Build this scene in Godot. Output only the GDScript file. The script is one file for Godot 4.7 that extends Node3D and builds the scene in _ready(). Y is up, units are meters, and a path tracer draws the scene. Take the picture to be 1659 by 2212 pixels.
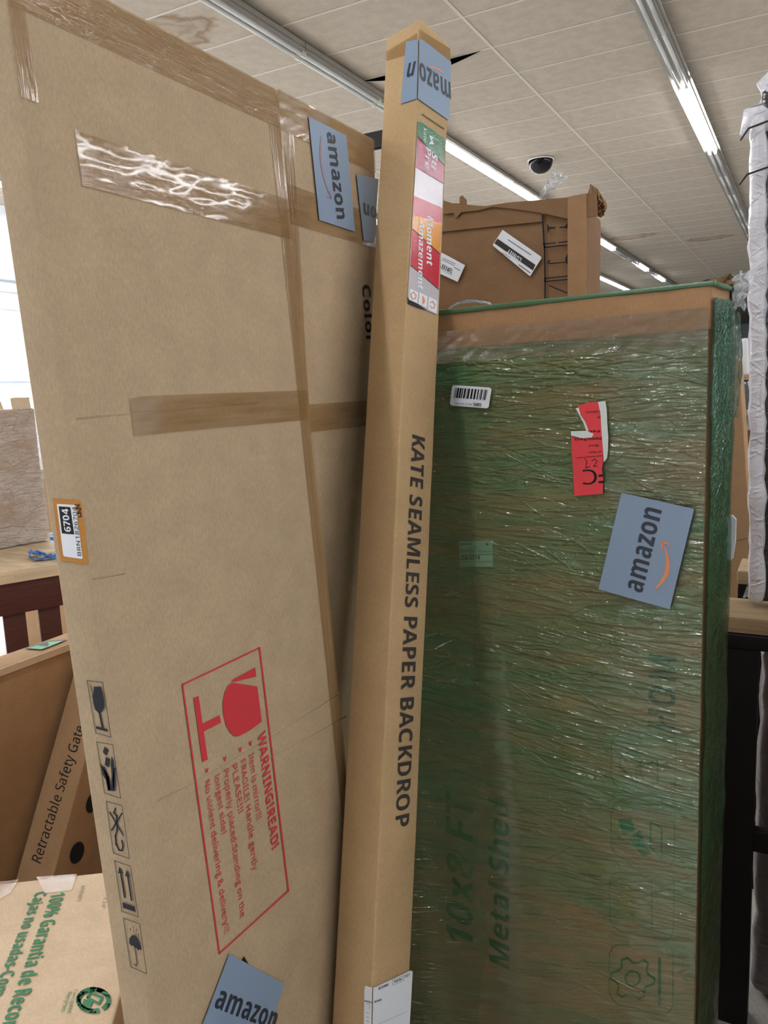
extends Node3D
# Returned-goods corner of a store: three tall cartons, shelving behind, a tiled ceiling with rows of tube lights.
# World: x across the light rows, y up, -z along the light rows. Units are metres.

const EYE := Vector3(0, 1.6, 0)
const RIGHT := Vector3(0.88073869, -0.04162482, -0.47176979)
const DOWN := Vector3(0.03570513, -0.98745949, 0.15378202)
const AHEAD := Vector3(-0.4722547, -0.15228637, -0.86820755)
const FOCAL := 1700.0
const CEIL := 4.25
const ROW0 := -1.1
const ROW_STEP := 2.44

var M := {}
var used := {}
var bold: SystemFont
var plain_font: SystemFont
var serif: SystemFont

func _ready():
	# ---------- camera ----------
	var cam := Camera3D.new()
	cam.name = "camera"
	cam.fov = rad_to_deg(2.0 * atan(1106.0 / FOCAL))
	cam.transform = Transform3D(Basis(RIGHT, -DOWN, -AHEAD), EYE)
	cam.near = 0.05
	cam.far = 120.0
	add_child(cam)
	cam.current = true
	# ---------- surroundings and exposure ----------
	var env := Environment.new()
	env.background_mode = Environment.BG_COLOR
	env.background_color = Color(0.0, 0.0, 0.0)
	env.ambient_light_source = Environment.AMBIENT_SOURCE_DISABLED
	env.tonemap_mode = Environment.TONE_MAPPER_LINEAR
	env.tonemap_exposure = 1.05
	env.sdfgi_enabled = true
	env.ssao_enabled = true
	env.ssil_enabled = true
	var we := WorldEnvironment.new()
	we.name = "surroundings"
	we.environment = env
	add_child(we)
	setup_fonts()
	setup_materials()
	# ---------- lamps: rows of tube fixtures ----------
	build_lamps()
	# ---------- structure ----------
	build_room()
	build_ceiling()
	# ---------- the three tall cartons ----------
	build_mirror_carton()
	build_backdrop_carton()
	build_shed_carton()
	# ---------- behind and around ----------
	build_back_carton()
	build_right_rack()
	build_left_corner()
	build_ceiling_things()

# ======================================================================= helpers
func ray(u: float, v: float) -> Vector3:
	return RIGHT * ((u - 829.5) / FOCAL) + DOWN * ((v - 1106.0) / FOCAL) + AHEAD

func hit(pl: Plane, u: float, v: float) -> Vector3:
	var r := ray(u, v)
	var t: float = (pl.d - pl.normal.dot(EYE)) / pl.normal.dot(r)
	return EYE + r * t

func zp(ox: float, oy: float, s: float, a: Array) -> PackedVector2Array:
	# points read off an enlargement (offset ox, oy, scale s) as photograph pixels
	var out := PackedVector2Array()
	for i in range(0, a.size(), 2):
		out.append(Vector2(ox + a[i] / s, oy + a[i + 1] / s))
	return out

func pxl(a: Array) -> PackedVector2Array:
	return zp(0, 0, 1.0, a)

func numbered(called: String) -> String:
	if not used.has(called):
		used[called] = 0
		return called
	used[called] += 1
	return "%s_%03d" % [called, used[called]]

func thing(called: String, label: String, category: String, at: Vector3, group := "") -> Node3D:
	var o := Node3D.new()
	o.name = numbered(called)
	add_child(o)
	o.position = at
	o.set_meta("label", label)
	o.set_meta("category", category)
	if group != "":
		o.set_meta("group", group)
	return o

func structure(called: String, mesh: Mesh, m: Material) -> MeshInstance3D:
	var o := MeshInstance3D.new()
	o.name = called
	o.mesh = mesh
	o.material_override = m
	add_child(o)
	o.set_meta("kind", "structure")
	return o

func part(parent: Node3D, called: String, mesh: Mesh, m: Material, label := "") -> MeshInstance3D:
	# mesh points are world points; a part of a thing undoes the thing's own place
	var o := MeshInstance3D.new()
	o.name = called
	o.mesh = mesh
	o.material_override = m
	parent.add_child(o, true)
	o.position = Vector3.ZERO if parent is MeshInstance3D else -parent.position
	if label != "":
		o.set_meta("label", label)
	return o

func st_new() -> SurfaceTool:
	var st := SurfaceTool.new()
	st.begin(Mesh.PRIMITIVE_TRIANGLES)
	return st

func tri(st: SurfaceTool, a: Vector3, b: Vector3, c: Vector3):
	# a, b, c anticlockwise seen from outside
	st.add_vertex(a)
	st.add_vertex(c)
	st.add_vertex(b)

func quad(st: SurfaceTool, a: Vector3, b: Vector3, c: Vector3, d: Vector3):
	tri(st, a, b, c)
	tri(st, a, c, d)

func done(st: SurfaceTool, smooth := false) -> ArrayMesh:
	st.generate_normals()
	return st.commit()

func add_box(st: SurfaceTool, c: Vector3, x: Vector3, y: Vector3, z: Vector3):
	# centre and three half edges (right-handed)
	st.set_smooth_group(-1)
	for f in [[x, y, z], [-x, z, y], [y, z, x], [-y, x, z], [z, x, y], [-z, y, x]]:
		var o: Vector3 = c + f[0]
		var p: Vector3 = f[1]
		var q: Vector3 = f[2]
		quad(st, o - p - q, o + p - q, o + p + q, o - p + q)

func box(c: Vector3, size: Vector3) -> ArrayMesh:
	var st := st_new()
	add_box(st, c, Vector3(size.x / 2, 0, 0), Vector3(0, size.y / 2, 0), Vector3(0, 0, size.z / 2))
	return done(st)

func bevel_box(c: Vector3, X: Vector3, Y: Vector3, Z: Vector3, r: float) -> ArrayMesh:
	return carton(c - X / 2 - Y / 2 - Z / 2, X, Y, Z, r, 10.0, 0.0, 0)

func axis_cuts(h: float, r: float, cell: float) -> Array:
	var a := [-h, -h + r * 0.35, -h + r]
	var n: int = maxi(1, int(round((2 * h - 2 * r) / cell)))
	for i in range(1, n):
		a.append(-h + r + (2 * h - 2 * r) * i / n)
	a.append_array([h - r, h - r * 0.35, h])
	return a

func carton(o: Vector3, X: Vector3, Y: Vector3, Z: Vector3, r: float, cell: float, amp: float, sd: int, dent := 3.0) -> ArrayMesh:
	# a board box with rounded edges and gently uneven faces; o is its lowest corner, X, Y, Z its full edges (right-handed)
	var nz := FastNoiseLite.new()
	nz.seed = sd
	nz.frequency = dent
	var h := Vector3(X.length() / 2, Y.length() / 2, Z.length() / 2)
	var ax := [X.normalized(), Y.normalized(), Z.normalized()]
	var c: Vector3 = o + X / 2 + Y / 2 + Z / 2
	var st := st_new()
	st.set_smooth_group(0)
	for k in 3:
		var i := (k + 1) % 3
		var j := (k + 2) % 3
		var cu := axis_cuts(h[i], r, cell)
		var cv := axis_cuts(h[j], r, cell)
		for s in [-1.0, 1.0]:
			var g := []
			for a in cu:
				var row := []
				for b in cv:
					var p := Vector3.ZERO
					p[k] = s * h[k]
					p[i] = a
					p[j] = b
					var q := Vector3(clampf(p.x, -h.x + r, h.x - r), clampf(p.y, -h.y + r, h.y - r), clampf(p.z, -h.z + r, h.z - r))
					var d := (p - q).normalized()
					p = q + d * r
					var w: Vector3 = c + ax[0] * p.x + ax[1] * p.y + ax[2] * p.z
					if amp > 0.0:
						var nw: Vector3 = ax[0] * d.x + ax[1] * d.y + ax[2] * d.z
						w += nw * amp * nz.get_noise_3dv(w)
					row.append(w)
				g.append(row)
			for a in cu.size() - 1:
				for b in cv.size() - 1:
					if s > 0:
						quad(st, g[a][b], g[a + 1][b], g[a + 1][b + 1], g[a][b + 1])
					else:
						quad(st, g[a][b], g[a][b + 1], g[a + 1][b + 1], g[a + 1][b])
	return done(st)

func flat(st: SurfaceTool, pl: Plane, pts: PackedVector2Array, lift := 0.0):
	# a filled outline (photograph pixels) lying on a plane
	var idx := Geometry2D.triangulate_polygon(pts)
	for t in range(0, idx.size(), 3):
		var w := []
		for k in 3:
			w.append(hit(pl, pts[idx[t + k]].x, pts[idx[t + k]].y) + pl.normal * lift)
		if (w[1] - w[0]).cross(w[2] - w[0]).dot(pl.normal) > 0:
			tri(st, w[0], w[1], w[2])
		else:
			tri(st, w[0], w[2], w[1])

func stroke(st: SurfaceTool, pl: Plane, pts: PackedVector2Array, wpx: float, lift := 0.0, closed := false):
	var n := pts.size()
	for i in (n if closed else n - 1):
		var a := pts[i]
		var b := pts[(i + 1) % n]
		var d := (b - a).normalized()
		var s := Vector2(-d.y, d.x) * wpx / 2
		var e := d * wpx * 0.45
		flat(st, pl, PackedVector2Array([a - e + s, b + e + s, b + e - s, a - e - s]), lift)

func printed(parent: Node3D, called: String, pl: Plane, shapes: Array, m: Material, lift := 0.0009) -> MeshInstance3D:
	# shapes: [points] filled outlines or [points, width, closed] strokes
	var st := st_new()
	st.set_smooth_group(-1)
	for s in shapes:
		if s.size() == 1:
			flat(st, pl, s[0], lift)
		else:
			stroke(st, pl, s[0], s[1], lift, s[2] if s.size() > 2 else false)
	return part(parent, called, done(st), m)

func sheet(parent: Node3D, called: String, pl: Plane, pts: PackedVector2Array, m: Material, lift := 0.0006, thick := 0.0004, label := "") -> MeshInstance3D:
	# a paper or tape piece with real thickness on a plane
	var st := st_new()
	st.set_smooth_group(-1)
	flat(st, pl, pts, lift + thick)
	for i in pts.size():
		var a := hit(pl, pts[i].x, pts[i].y) + pl.normal * lift
		var p1 := pts[(i + 1) % pts.size()]
		var b := hit(pl, p1.x, p1.y) + pl.normal * lift
		quad(st, a, b, b + pl.normal * thick, a + pl.normal * thick)
	return part(parent, called, done(st), m, label)

func text_arrays(s: String, f: Font) -> Array:
	var t := TextMesh.new()
	t.text = s
	t.font = f
	t.font_size = 40
	t.pixel_size = 0.01
	t.depth = 0.0
	t.curve_step = 1.2
	t.horizontal_alignment = HORIZONTAL_ALIGNMENT_LEFT
	t.vertical_alignment = VERTICAL_ALIGNMENT_TOP
	return t.get_mesh_arrays()

func bounds(a: Array) -> Rect2:
	var lo := Vector2(1e9, 1e9)
	var hi := -lo
	for v in a[Mesh.ARRAY_VERTEX]:
		lo = lo.min(Vector2(v.x, v.y))
		hi = hi.max(Vector2(v.x, v.y))
	return Rect2(lo, hi - lo)

func lettering(parent: Node3D, called: String, s: String, pl: Plane, start: Vector2, end: Vector2, top: Vector2, m: Material, f: Font = null, ref := "H", lift := 0.0009) -> MeshInstance3D:
	# letters set on a plane: baseline from start to end, capitals (or small letters, ref "x") reaching top
	f = f if f else bold
	var a := text_arrays(s, f)
	var r := bounds(a)
	var h := bounds(text_arrays(ref, f))
	var p0 := hit(pl, start.x, start.y)
	var dx := hit(pl, end.x, end.y) - p0
	var ex := dx.normalized()
	var ey := pl.normal.cross(ex).normalized()
	var up := absf((hit(pl, top.x, top.y) - p0).dot(ey))
	var sx := dx.length() / r.size.x
	var sy := up / h.size.y
	var st := st_new()
	st.set_smooth_group(-1)
	var vs: PackedVector3Array = a[Mesh.ARRAY_VERTEX]
	var ix: PackedInt32Array = a[Mesh.ARRAY_INDEX]
	for t in range(0, ix.size(), 3):
		var w := []
		for k in 3:
			var v := vs[ix[t + k]]
			w.append(p0 + ex * ((v.x - r.position.x) * sx) + ey * ((v.y - h.position.y) * sy) + pl.normal * lift)
		if (w[1] - w[0]).cross(w[2] - w[0]).dot(pl.normal) > 0:
			tri(st, w[0], w[1], w[2])
		else:
			tri(st, w[0], w[2], w[1])
	return part(parent, called, done(st), m)

func add_tube(st: SurfaceTool, pts: Array, r: float, n := 8):
	st.set_smooth_group(0)
	var rings := []
	for i in pts.size():
		var d: Vector3 = (pts[mini(i + 1, pts.size() - 1)] - pts[maxi(i - 1, 0)]).normalized()
		var s := d.cross(Vector3.UP if absf(d.y) < 0.9 else Vector3.RIGHT).normalized()
		var t := s.cross(d)
		var ring := []
		for k in n:
			ring.append(pts[i] + s * cos(TAU * k / n) * r + t * sin(TAU * k / n) * r)
		rings.append(ring)
	for i in pts.size() - 1:
		for k in n:
			quad(st, rings[i][k], rings[i][(k + 1) % n], rings[i + 1][(k + 1) % n], rings[i + 1][k])
	for e in [0, pts.size() - 1]:
		for k in range(1, n - 1):
			if e == 0:
				tri(st, rings[e][0], rings[e][k + 1], rings[e][k])
			else:
				tri(st, rings[e][0], rings[e][k], rings[e][k + 1])

func tube(pts: Array, r: float, n := 8) -> ArrayMesh:
	var st := st_new()
	add_tube(st, pts, r, n)
	return done(st)

func patch(o: Vector3, X: Vector3, Y: Vector3, nx: int, ny: int, bend: Callable) -> ArrayMesh:
	# a sheet o + X*u + Y*v with uv, pushed out along its normal by bend.call(u, v)
	var n := X.cross(Y).normalized()
	var st := st_new()
	st.set_smooth_group(0)
	var g := []
	for i in nx + 1:
		var row := []
		for j in ny + 1:
			var u := float(i) / nx
			var v := float(j) / ny
			row.append([o + X * u + Y * v + n * bend.call(u, v), Vector2(u, 1.0 - v)])
		g.append(row)
	for i in nx:
		for j in ny:
			for q in [[g[i][j], g[i + 1][j + 1], g[i + 1][j]], [g[i][j], g[i][j + 1], g[i + 1][j + 1]]]:
				for p in q:
					st.set_uv(p[1])
					st.add_vertex(p[0])
	return done(st)

# ======================================================================= materials
func setup_fonts():
	bold = SystemFont.new()
	bold.font_names = PackedStringArray(["Droid Sans"])
	bold.font_weight = 700
	plain_font = SystemFont.new()
	plain_font.font_names = PackedStringArray(["Droid Sans"])
	serif = SystemFont.new()
	serif.font_names = PackedStringArray(["Droid Sans Mono"])

func srgb(r: int, g: int, b: int) -> Color:
	return Color(r / 255.0, g / 255.0, b / 255.0)

func mat(c: Color, rough := 0.8, spec := 0.5) -> StandardMaterial3D:
	var m := StandardMaterial3D.new()
	m.albedo_color = c
	m.roughness = rough
	m.metallic_specular = spec
	return m

func grey_texture(w: int, h: int, f: Callable) -> ImageTexture:
	var d := PackedByteArray()
	d.resize(w * h)
	for y in h:
		for x in w:
			d[y * w + x] = clampi(int(f.call(x, y) * 255.0), 0, 255)
	return ImageTexture.create_from_image(Image.create_from_data(w, h, false, Image.FORMAT_L8, d))

func wrap_noise(fr: float, sd: int, size: int) -> PackedFloat32Array:
	# noise that repeats without a seam
	var n := FastNoiseLite.new()
	n.seed = sd
	n.frequency = fr
	n.fractal_octaves = 4
	var im := n.get_seamless_image(size, size)
	var out := PackedFloat32Array()
	out.resize(size * size)
	var d := im.get_data()
	for i in size * size:
		out[i] = d[i] / 255.0
	return out

func cardboard(c: Color, rough := 0.75) -> StandardMaterial3D:
	var m := mat(c, rough, 0.35)
	m.albedo_texture = M.fibre
	m.uv1_triplanar = true
	m.uv1_scale = Vector3(2.2, 2.2, 2.2)
	return m

func setup_materials():
	var a := wrap_noise(0.012, 3, 512)
	var b := wrap_noise(0.09, 5, 512)
	var rng := RandomNumberGenerator.new()
	rng.seed = 11
	M.fibre = grey_texture(512, 512, func(x, y): return 0.93 + 0.06 * (a[y * 512 + x] - 0.5) + 0.10 * (b[y * 512 + ((x * 3) % 512)] - 0.5) + 0.05 * (rng.randf() - 0.5) + (-0.12 if rng.randf() < 0.0012 else 0.0))
	M.flute = grey_texture(512, 512, func(x, y): return 0.5 + 0.3 * (a[y * 512 + x] - 0.5) + 0.25 * (b[((y * 2) % 512) * 512 + x] - 0.5))
	M.board_mirror = cardboard(srgb(192, 168, 136))
	M.board_backdrop = cardboard(srgb(200, 168, 124))
	M.board_shed = cardboard(srgb(178, 138, 100))
	M.board_dark = cardboard(srgb(146, 112, 80))
	M.board_light = cardboard(srgb(232, 206, 174))
	M.board_mid = cardboard(srgb(186, 150, 112))
	M.board_raw = cardboard(srgb(150, 118, 84), 0.95)
	M.ink = mat(srgb(38, 36, 40), 0.7, 0.3)
	M.ink_soft = mat(srgb(66, 60, 58), 0.7, 0.3)
	M.ink_blue = mat(srgb(28, 34, 46), 0.6, 0.4)
	M.ink_red = mat(srgb(198, 60, 66), 0.7, 0.3)
	M.ink_green = mat(srgb(70, 138, 100), 0.7, 0.3)
	M.ink_shed = mat(srgb(16, 84, 34), 0.7, 0.3)
	M.ink_navy = mat(srgb(22, 30, 48), 0.7, 0.3)
	M.ink_grey = mat(srgb(120, 122, 128), 0.7, 0.3)
	M.slate = mat(srgb(132, 152, 176), 0.32, 0.5)
	M.logo = mat(srgb(44, 50, 62), 0.35, 0.5)
	M.swoosh = mat(srgb(232, 142, 96), 0.4, 0.5)
	M.swoosh_faint = mat(srgb(160, 128, 140), 0.4, 0.5)
	M.white_paper = mat(srgb(228, 232, 238), 0.45, 0.5)
	M.torn_paper = mat(srgb(214, 222, 218), 0.9, 0.3)
	M.black_print = mat(srgb(16, 16, 18), 0.5, 0.4)
	M.ochre = mat(srgb(186, 122, 34), 0.35, 0.5)
	M.red_paper = mat(srgb(226, 66, 74), 0.5, 0.45)
	M.mint_paper = mat(srgb(206, 240, 210), 0.5, 0.4)
	M.steel_white = mat(srgb(206, 204, 198), 0.35, 0.5)
	M.tile_plain = tile_material(false, 0)
	M.tile_stain = tile_material(true, 4)
	M.tee = mat(srgb(198, 192, 183), 0.5, 0.4)
	M.plaster = mat(srgb(232, 240, 250), 0.7, 0.4)
	M.floor = mat(srgb(214, 210, 204), 0.5, 0.4)
	M.floor.albedo_texture = M.fibre
	M.floor.uv1_triplanar = true
	M.black_steel = mat(srgb(22, 22, 22), 0.5, 0.4)
	M.tan_tape = StandardMaterial3D.new()
	M.tan_tape.albedo_color = Color(0.62, 0.46, 0.24, 0.38)
	M.tan_tape.transparency = BaseMaterial3D.TRANSPARENCY_ALPHA
	M.tan_tape.roughness = 0.16
	M.tan_tape.metallic_specular = 0.4
	M.tan_tape.heightmap_enabled = true
	M.tan_tape.heightmap_texture = M.flute
	M.tan_tape.uv1_triplanar = true
	M.tan_tape.uv1_scale = Vector3(5, 5, 5)
	M.tan_tape.heightmap_scale = 0.03

func tile_material(stain: bool, sd: int) -> StandardMaterial3D:
	# mineral-fibre ceiling tile: pin holes and pale specks; a stained one carries brown water rings
	var rng := RandomNumberGenerator.new()
	rng.seed = 70 + sd
	var n := FastNoiseLite.new()
	n.seed = 9 + sd
	n.frequency = 0.008
	var w := 512
	var h := 256
	var im := Image.create(w, h, false, Image.FORMAT_RGB8)
	for y in h:
		for x in w:
			var g := 0.94 + 0.05 * n.get_noise_2d(x * 2.0, y * 2.0) + 0.04 * (rng.randf() - 0.5)
			if rng.randf() < 0.022:
				g *= 0.62 + 0.2 * rng.randf()
			var c := Color(g, g * 0.985, g * 0.955)
			if stain:
				var d := Vector2(x - 200, (y - 150) * 1.5).length() / 150.0 + 0.45 * n.get_noise_2d(x + 300.0, y)
				var ring: float = exp(-pow((d - 1.0) / 0.16, 2.0)) * 0.38 + exp(-pow((d - 0.55) / 0.10, 2.0)) * 0.16 + 0.14 * clampf(1.3 - d, 0.0, 1.0)
				c = c.lerp(Color(0.52, 0.38, 0.24), clampf(ring, 0, 0.8))
			im.set_pixel(x, y, c)
	var m := mat(srgb(192, 185, 176), 0.92, 0.25)
	m.albedo_texture = ImageTexture.create_from_image(im)
	return m

# ======================================================================= lamps
const TUBE_GLOW := 20.0
const LAMP_ENERGY := 1.95

func local_part(parent: Node3D, called: String, mesh: Mesh, m: Material, at := Vector3.ZERO) -> MeshInstance3D:
	var o := MeshInstance3D.new()
	o.name = called
	o.mesh = mesh
	o.material_override = m
	parent.add_child(o, true)
	o.position = at
	return o

func build_lamps():
	var lit := mat(Color(1, 1, 1), 0.4)
	lit.emission_enabled = true
	lit.emission = Color(0.985, 0.99, 1.0)
	lit.emission_energy_multiplier = TUBE_GLOW
	M.tube_lit = lit
	M.tube_off = mat(srgb(214, 216, 214), 0.18, 0.6)
	M.housing = mat(srgb(176, 172, 164), 0.35, 0.5)
	M.reflector = mat(srgb(190, 188, 182), 0.22, 0.6)
	M.reflector.metallic = 0.35
	M.cap = mat(srgb(226, 224, 216), 0.5)
	# shared meshes of one eight-foot fixture, its top at the ceiling, running along z
	var hs := st_new()
	add_box(hs, Vector3(0, -0.03, 0), Vector3(0.055, 0, 0), Vector3(0, 0.03, 0), Vector3(0, 0, 1.215))
	var housing := done(hs)
	var rs := st_new()
	rs.set_smooth_group(-1)
	for s in [-1.0, 1.0]:
		var a := Vector3(s * 0.055, -0.045, 0)
		var b := Vector3(s * 0.088, -0.066, 0)
		var L := Vector3(0, 0, 1.215)
		quad(rs, a - L, b - L, b + L, a + L)
		quad(rs, a - L + Vector3(0, 0.003, 0), a + L + Vector3(0, 0.003, 0), b + L + Vector3(0, 0.003, 0), b - L + Vector3(0, 0.003, 0))
	var wings := done(rs)
	var tb := tube([Vector3(0, 0, -0.585), Vector3(0, 0, 0.585)], 0.0165, 8)
	var cs := st_new()
	add_box(cs, Vector3.ZERO, Vector3(0.012, 0, 0), Vector3(0, 0.026, 0), Vector3(0, 0, 0.008))
	var cap := done(cs)
	# rows by x; for each the centres of fixtures and which of the two tube pairs burn (far pair, near pair)
	var rows := [
		[ROW0 - ROW_STEP, "in the row that passes the black dome camera", [[5.51, 1, 1], [3.07, 1, 1], [0.63, 0, 0], [-1.81, 0, 0], [-4.25, 0, 0], [-6.69, 0, 0], [-9.13, 1, 1], [-11.57, 1, 1], [-14.01, 1, 1], [-16.45, 0, 1], [-18.89, 1, 0], [-21.33, 1, 0], [-23.77, 0, 0], [-26.21, 1, 1], [-31.09, 1, 0]]],
		[ROW0, "in the mostly dark row over the foam edged panel", [[5.51, 0, 0], [3.07, 1, 1], [0.63, 1, 1], [-1.81, 0, 0], [-4.25, 0, 0], [-6.69, 0, 0], [-9.13, 1, 1], [-11.57, 0, 0], [-14.01, 0, 0], [-16.45, 0, 0], [-18.89, 0, 0], [-21.33, 0, 0], [-26.21, 1, 0]]],
		[ROW0 + ROW_STEP, "in the first row beyond the steel rack", [[0.63, 1, 0], [-1.81, 1, 0], [-9.13, 0, 1], [-16.45, 1, 1]]],
		[ROW0 + 2 * ROW_STEP, "in the second row beyond the steel rack", [[3.07, 0, 1], [-1.81, 1, 1], [-4.25, 1, 1], [-6.69, 1, 1], [-11.57, 1, 0], [-18.89, 1, 1]]],
		[ROW0 + 3 * ROW_STEP, "in the third row beyond the steel rack", [[0.63, 1, 0], [-1.81, 1, 1], [-4.25, 1, 1], [-6.69, 1, 1], [-14.01, 1, 1]]],
		[ROW0 + 4 * ROW_STEP, "in the added unseen row along the right wall", [[-1.81, 1, 1], [-4.25, 1, 1], [-9.13, 1, 1]]],  # unseen row added to lift the light low on the mirror carton
		[ROW0 - 2 * ROW_STEP + 1.22, "in the short row at the far end of the hall", [[-18.89, 0, 0], [-21.33, 1, 1], [-23.77, 1, 1], [-26.21, 0, 1]]],
		[ROW0 - 2 * ROW_STEP, "in the row over the wooden table", [[3.07, 0, 1], [0.63, 1, 1], [-1.81, 1, 1], [-4.25, 1, 1], [-6.69, 1, 1], [-9.13, 1, 1], [-11.57, 1, 1]]],
		[ROW0 - 2.5 * ROW_STEP, "in the added unseen row between the wooden table and the left wall", [[-1.81, 1, 1], [-4.25, 1, 1], [-6.69, 1, 1], [-9.13, 1, 1]]],  # row put in to brighten the left side and its ceiling
		[ROW0 - 3 * ROW_STEP, "in the row along the left wall", [[0.63, 1, 1], [-1.81, 1, 1], [-4.25, 1, 1], [-6.69, 1, 1], [-9.13, 1, 1], [-11.57, 1, 0]]],
	]
	var n := 0
	for row in rows:
		var x: float = row[0]
		for f in row[2]:
			var pair: int = f[1] + f[2]
			var look: String = ["unlit grey tube light", "half lit tube light", "glowing white tube light"][pair]
			var o := thing("tube_light", look + " " + row[1], "ceiling light", Vector3(x, CEIL - 0.006, f[0]), look + "s " + row[1])
			local_part(o, "housing", housing, M.housing)
			local_part(o, "reflector", wings, M.reflector)
			for e in 2:
				var zc := -0.61 if e == 0 else 0.61
				for s in [-0.03, 0.03]:
					local_part(o, "tube", tb, M.tube_lit if f[1 + e] else M.tube_off, Vector3(s, -0.086, zc))
					for k in [-0.595, 0.595]:
						local_part(o, "lamp_holder", cap, M.cap, Vector3(s, -0.078, zc + k))
			if pair > 0:
				var al := AreaLight3D.new()
				al.name = "tube_glow"
				al.area_size = Vector2(0.05, 1.17 * pair + (0.05 if pair == 2 else 0.0))
				al.light_energy = LAMP_ENERGY * pair / 2.0 * (2.0 if x < -5.5 and f[0] < -1.0 else 1.0)  # strength doubled on the left rows, added only to brighten that side
				al.light_color = Color(0.985, 0.99, 1.0)
				al.area_range = 60.0
				al.shadow_enabled = true
				o.add_child(al)
				al.position = Vector3(0, -0.108, 0.0 if pair == 2 else (-0.61 if f[1] else 0.61))
				al.rotation = Vector3(-PI / 2, 0, 0)
			n += 1

# ======================================================================= room
const X0 := -9.6
const X1 := 9.2
const Z0 := -46.0
const Z1 := 7.0

func build_room():
	var xc := (X0 + X1) / 2
	var zc := (Z0 + Z1) / 2
	var w := X1 - X0
	var l := Z1 - Z0
	structure("floor", box(Vector3(xc, -0.1, zc), Vector3(w + 0.4, 0.2, l + 0.4)), M.floor)
	structure("wall_left", box(Vector3(X0 - 0.1, 2.5, zc), Vector3(0.2, 5.0, l)), M.plaster)
	structure("wall_right", box(Vector3(X1 + 0.1, 2.5, zc), Vector3(0.2, 5.0, l)), M.plaster)
	structure("wall_far", box(Vector3(xc, 2.5, Z0 - 0.1), Vector3(w + 0.4, 5.0, 0.2)), M.plaster)
	structure("wall_near", box(Vector3(xc, 2.5, Z1 + 0.1), Vector3(w + 0.4, 5.0, 0.2)), M.plaster)
	structure("baseboard_left", box(Vector3(X0 + 0.01, 0.06, zc), Vector3(0.02, 0.12, l)), M.black_steel)

const TX := 1.22
const TZ := 0.61
const GX := -2.325
const GZ := -4.56

func add_tile(st: SurfaceTool, at: Vector3):
	# one tile: texture on its lower face, plain edges and back
	st.set_smooth_group(-1)
	var hx := TX / 2 - 0.006
	var hz := TZ / 2 - 0.006
	var lo := [at + Vector3(-hx, 0, -hz), at + Vector3(hx, 0, -hz), at + Vector3(hx, 0, hz), at + Vector3(-hx, 0, hz)]
	var uv := [Vector2(0, 0), Vector2(1, 0), Vector2(1, 1), Vector2(0, 1)]
	for k in [0, 2, 1, 0, 3, 2]:
		st.set_uv(uv[k])
		st.add_vertex(lo[k])
	st.set_uv(Vector2(0.5, 0.5))
	var up := Vector3(0, 0.016, 0)
	for k in 4:
		quad(st, lo[k], lo[(k + 1) % 4], lo[(k + 1) % 4] + up, lo[k] + up)
	quad(st, lo[3] + up, lo[2] + up, lo[1] + up, lo[0] + up)

func build_ceiling():
	var deck := mat(srgb(70, 66, 62), 0.9)
	var roof := structure("ceiling", box(Vector3((X0 + X1) / 2, 4.95, (Z0 + Z1) / 2), Vector3(X1 - X0 + 0.4, 0.2, Z1 - Z0 + 0.4)), deck)
	# one shared tile mesh
	var st := st_new()
	add_tile(st, Vector3.ZERO)
	var tile := done(st)
	var hx := TX / 2 - 0.006
	var hz := TZ / 2 - 0.006
	var stains := {Vector2i(-2, 0): true, Vector2i(-1, 18): true, Vector2i(-2, 17): true, Vector2i(0, 20): true}
	var holes := {Vector2i(-1, 3): true, Vector2i(-2, 5): true}
	var rest := st_new()
	var i0 := int(floor((X0 - GX) / TX))
	var i1 := int(ceil((X1 - GX) / TX))
	var j0 := -int(ceil((Z1 - GZ) / TZ))
	var j1 := int(ceil((GZ - Z0) / TZ))
	for i in range(i0, i1):
		for j in range(j0, j1):
			var x := GX + TX * (i + 0.5)
			var z := GZ - TZ * (j + 0.5)
			if holes.has(Vector2i(i, j)):
				continue
			if i >= -4 and i <= 1 and j >= -2 and j <= 22:
				var o := MeshInstance3D.new()
				o.name = "ceiling_tile"
				o.mesh = tile
				o.material_override = M.tile_stain if stains.has(Vector2i(i, j)) else M.tile_plain
				roof.add_child(o, true)
				o.position = Vector3(x, CEIL + 0.005, z)
			else:
				add_tile(rest, Vector3(x, CEIL + 0.005, z))
	var far_tiles := part(roof, "ceiling_tile_field", done(rest), M.tile_plain)
	far_tiles.set_meta("kind", "stuff")
	# the tile that has slipped and sags out of the grid
	var sag := FastNoiseLite.new()
	var sx := GX - TX / 2
	var sz := GZ - TZ * 3.5
	var sm := patch(Vector3(sx - hx, CEIL + 0.006, sz + hz), Vector3(0, 0, -2 * hz), Vector3(2 * hx, 0, 0), 8, 16, func(u, v): return 0.075 * sin(PI * clampf(v * 1.05, 0, 1)) * (1.0 - u))
	var s := part(roof, "ceiling_tile", sm, M.tile_plain, "ceiling tile sagging out of its frame over a black gap")
	# metal grid: long runners along z, short ones along x
	for i in range(i0, i1 + 1):
		part(roof, "ceiling_tee", box(Vector3(GX + TX * i, CEIL + 0.006, (Z0 + Z1) / 2), Vector3(0.024, 0.012, Z1 - Z0)), M.tee)
	for j in range(j0, j1 + 1):
		part(roof, "ceiling_cross_tee", box(Vector3((X0 + X1) / 2, CEIL + 0.0065, GZ - TZ * j), Vector3(X1 - X0, 0.010, 0.022)), M.tee)

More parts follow.
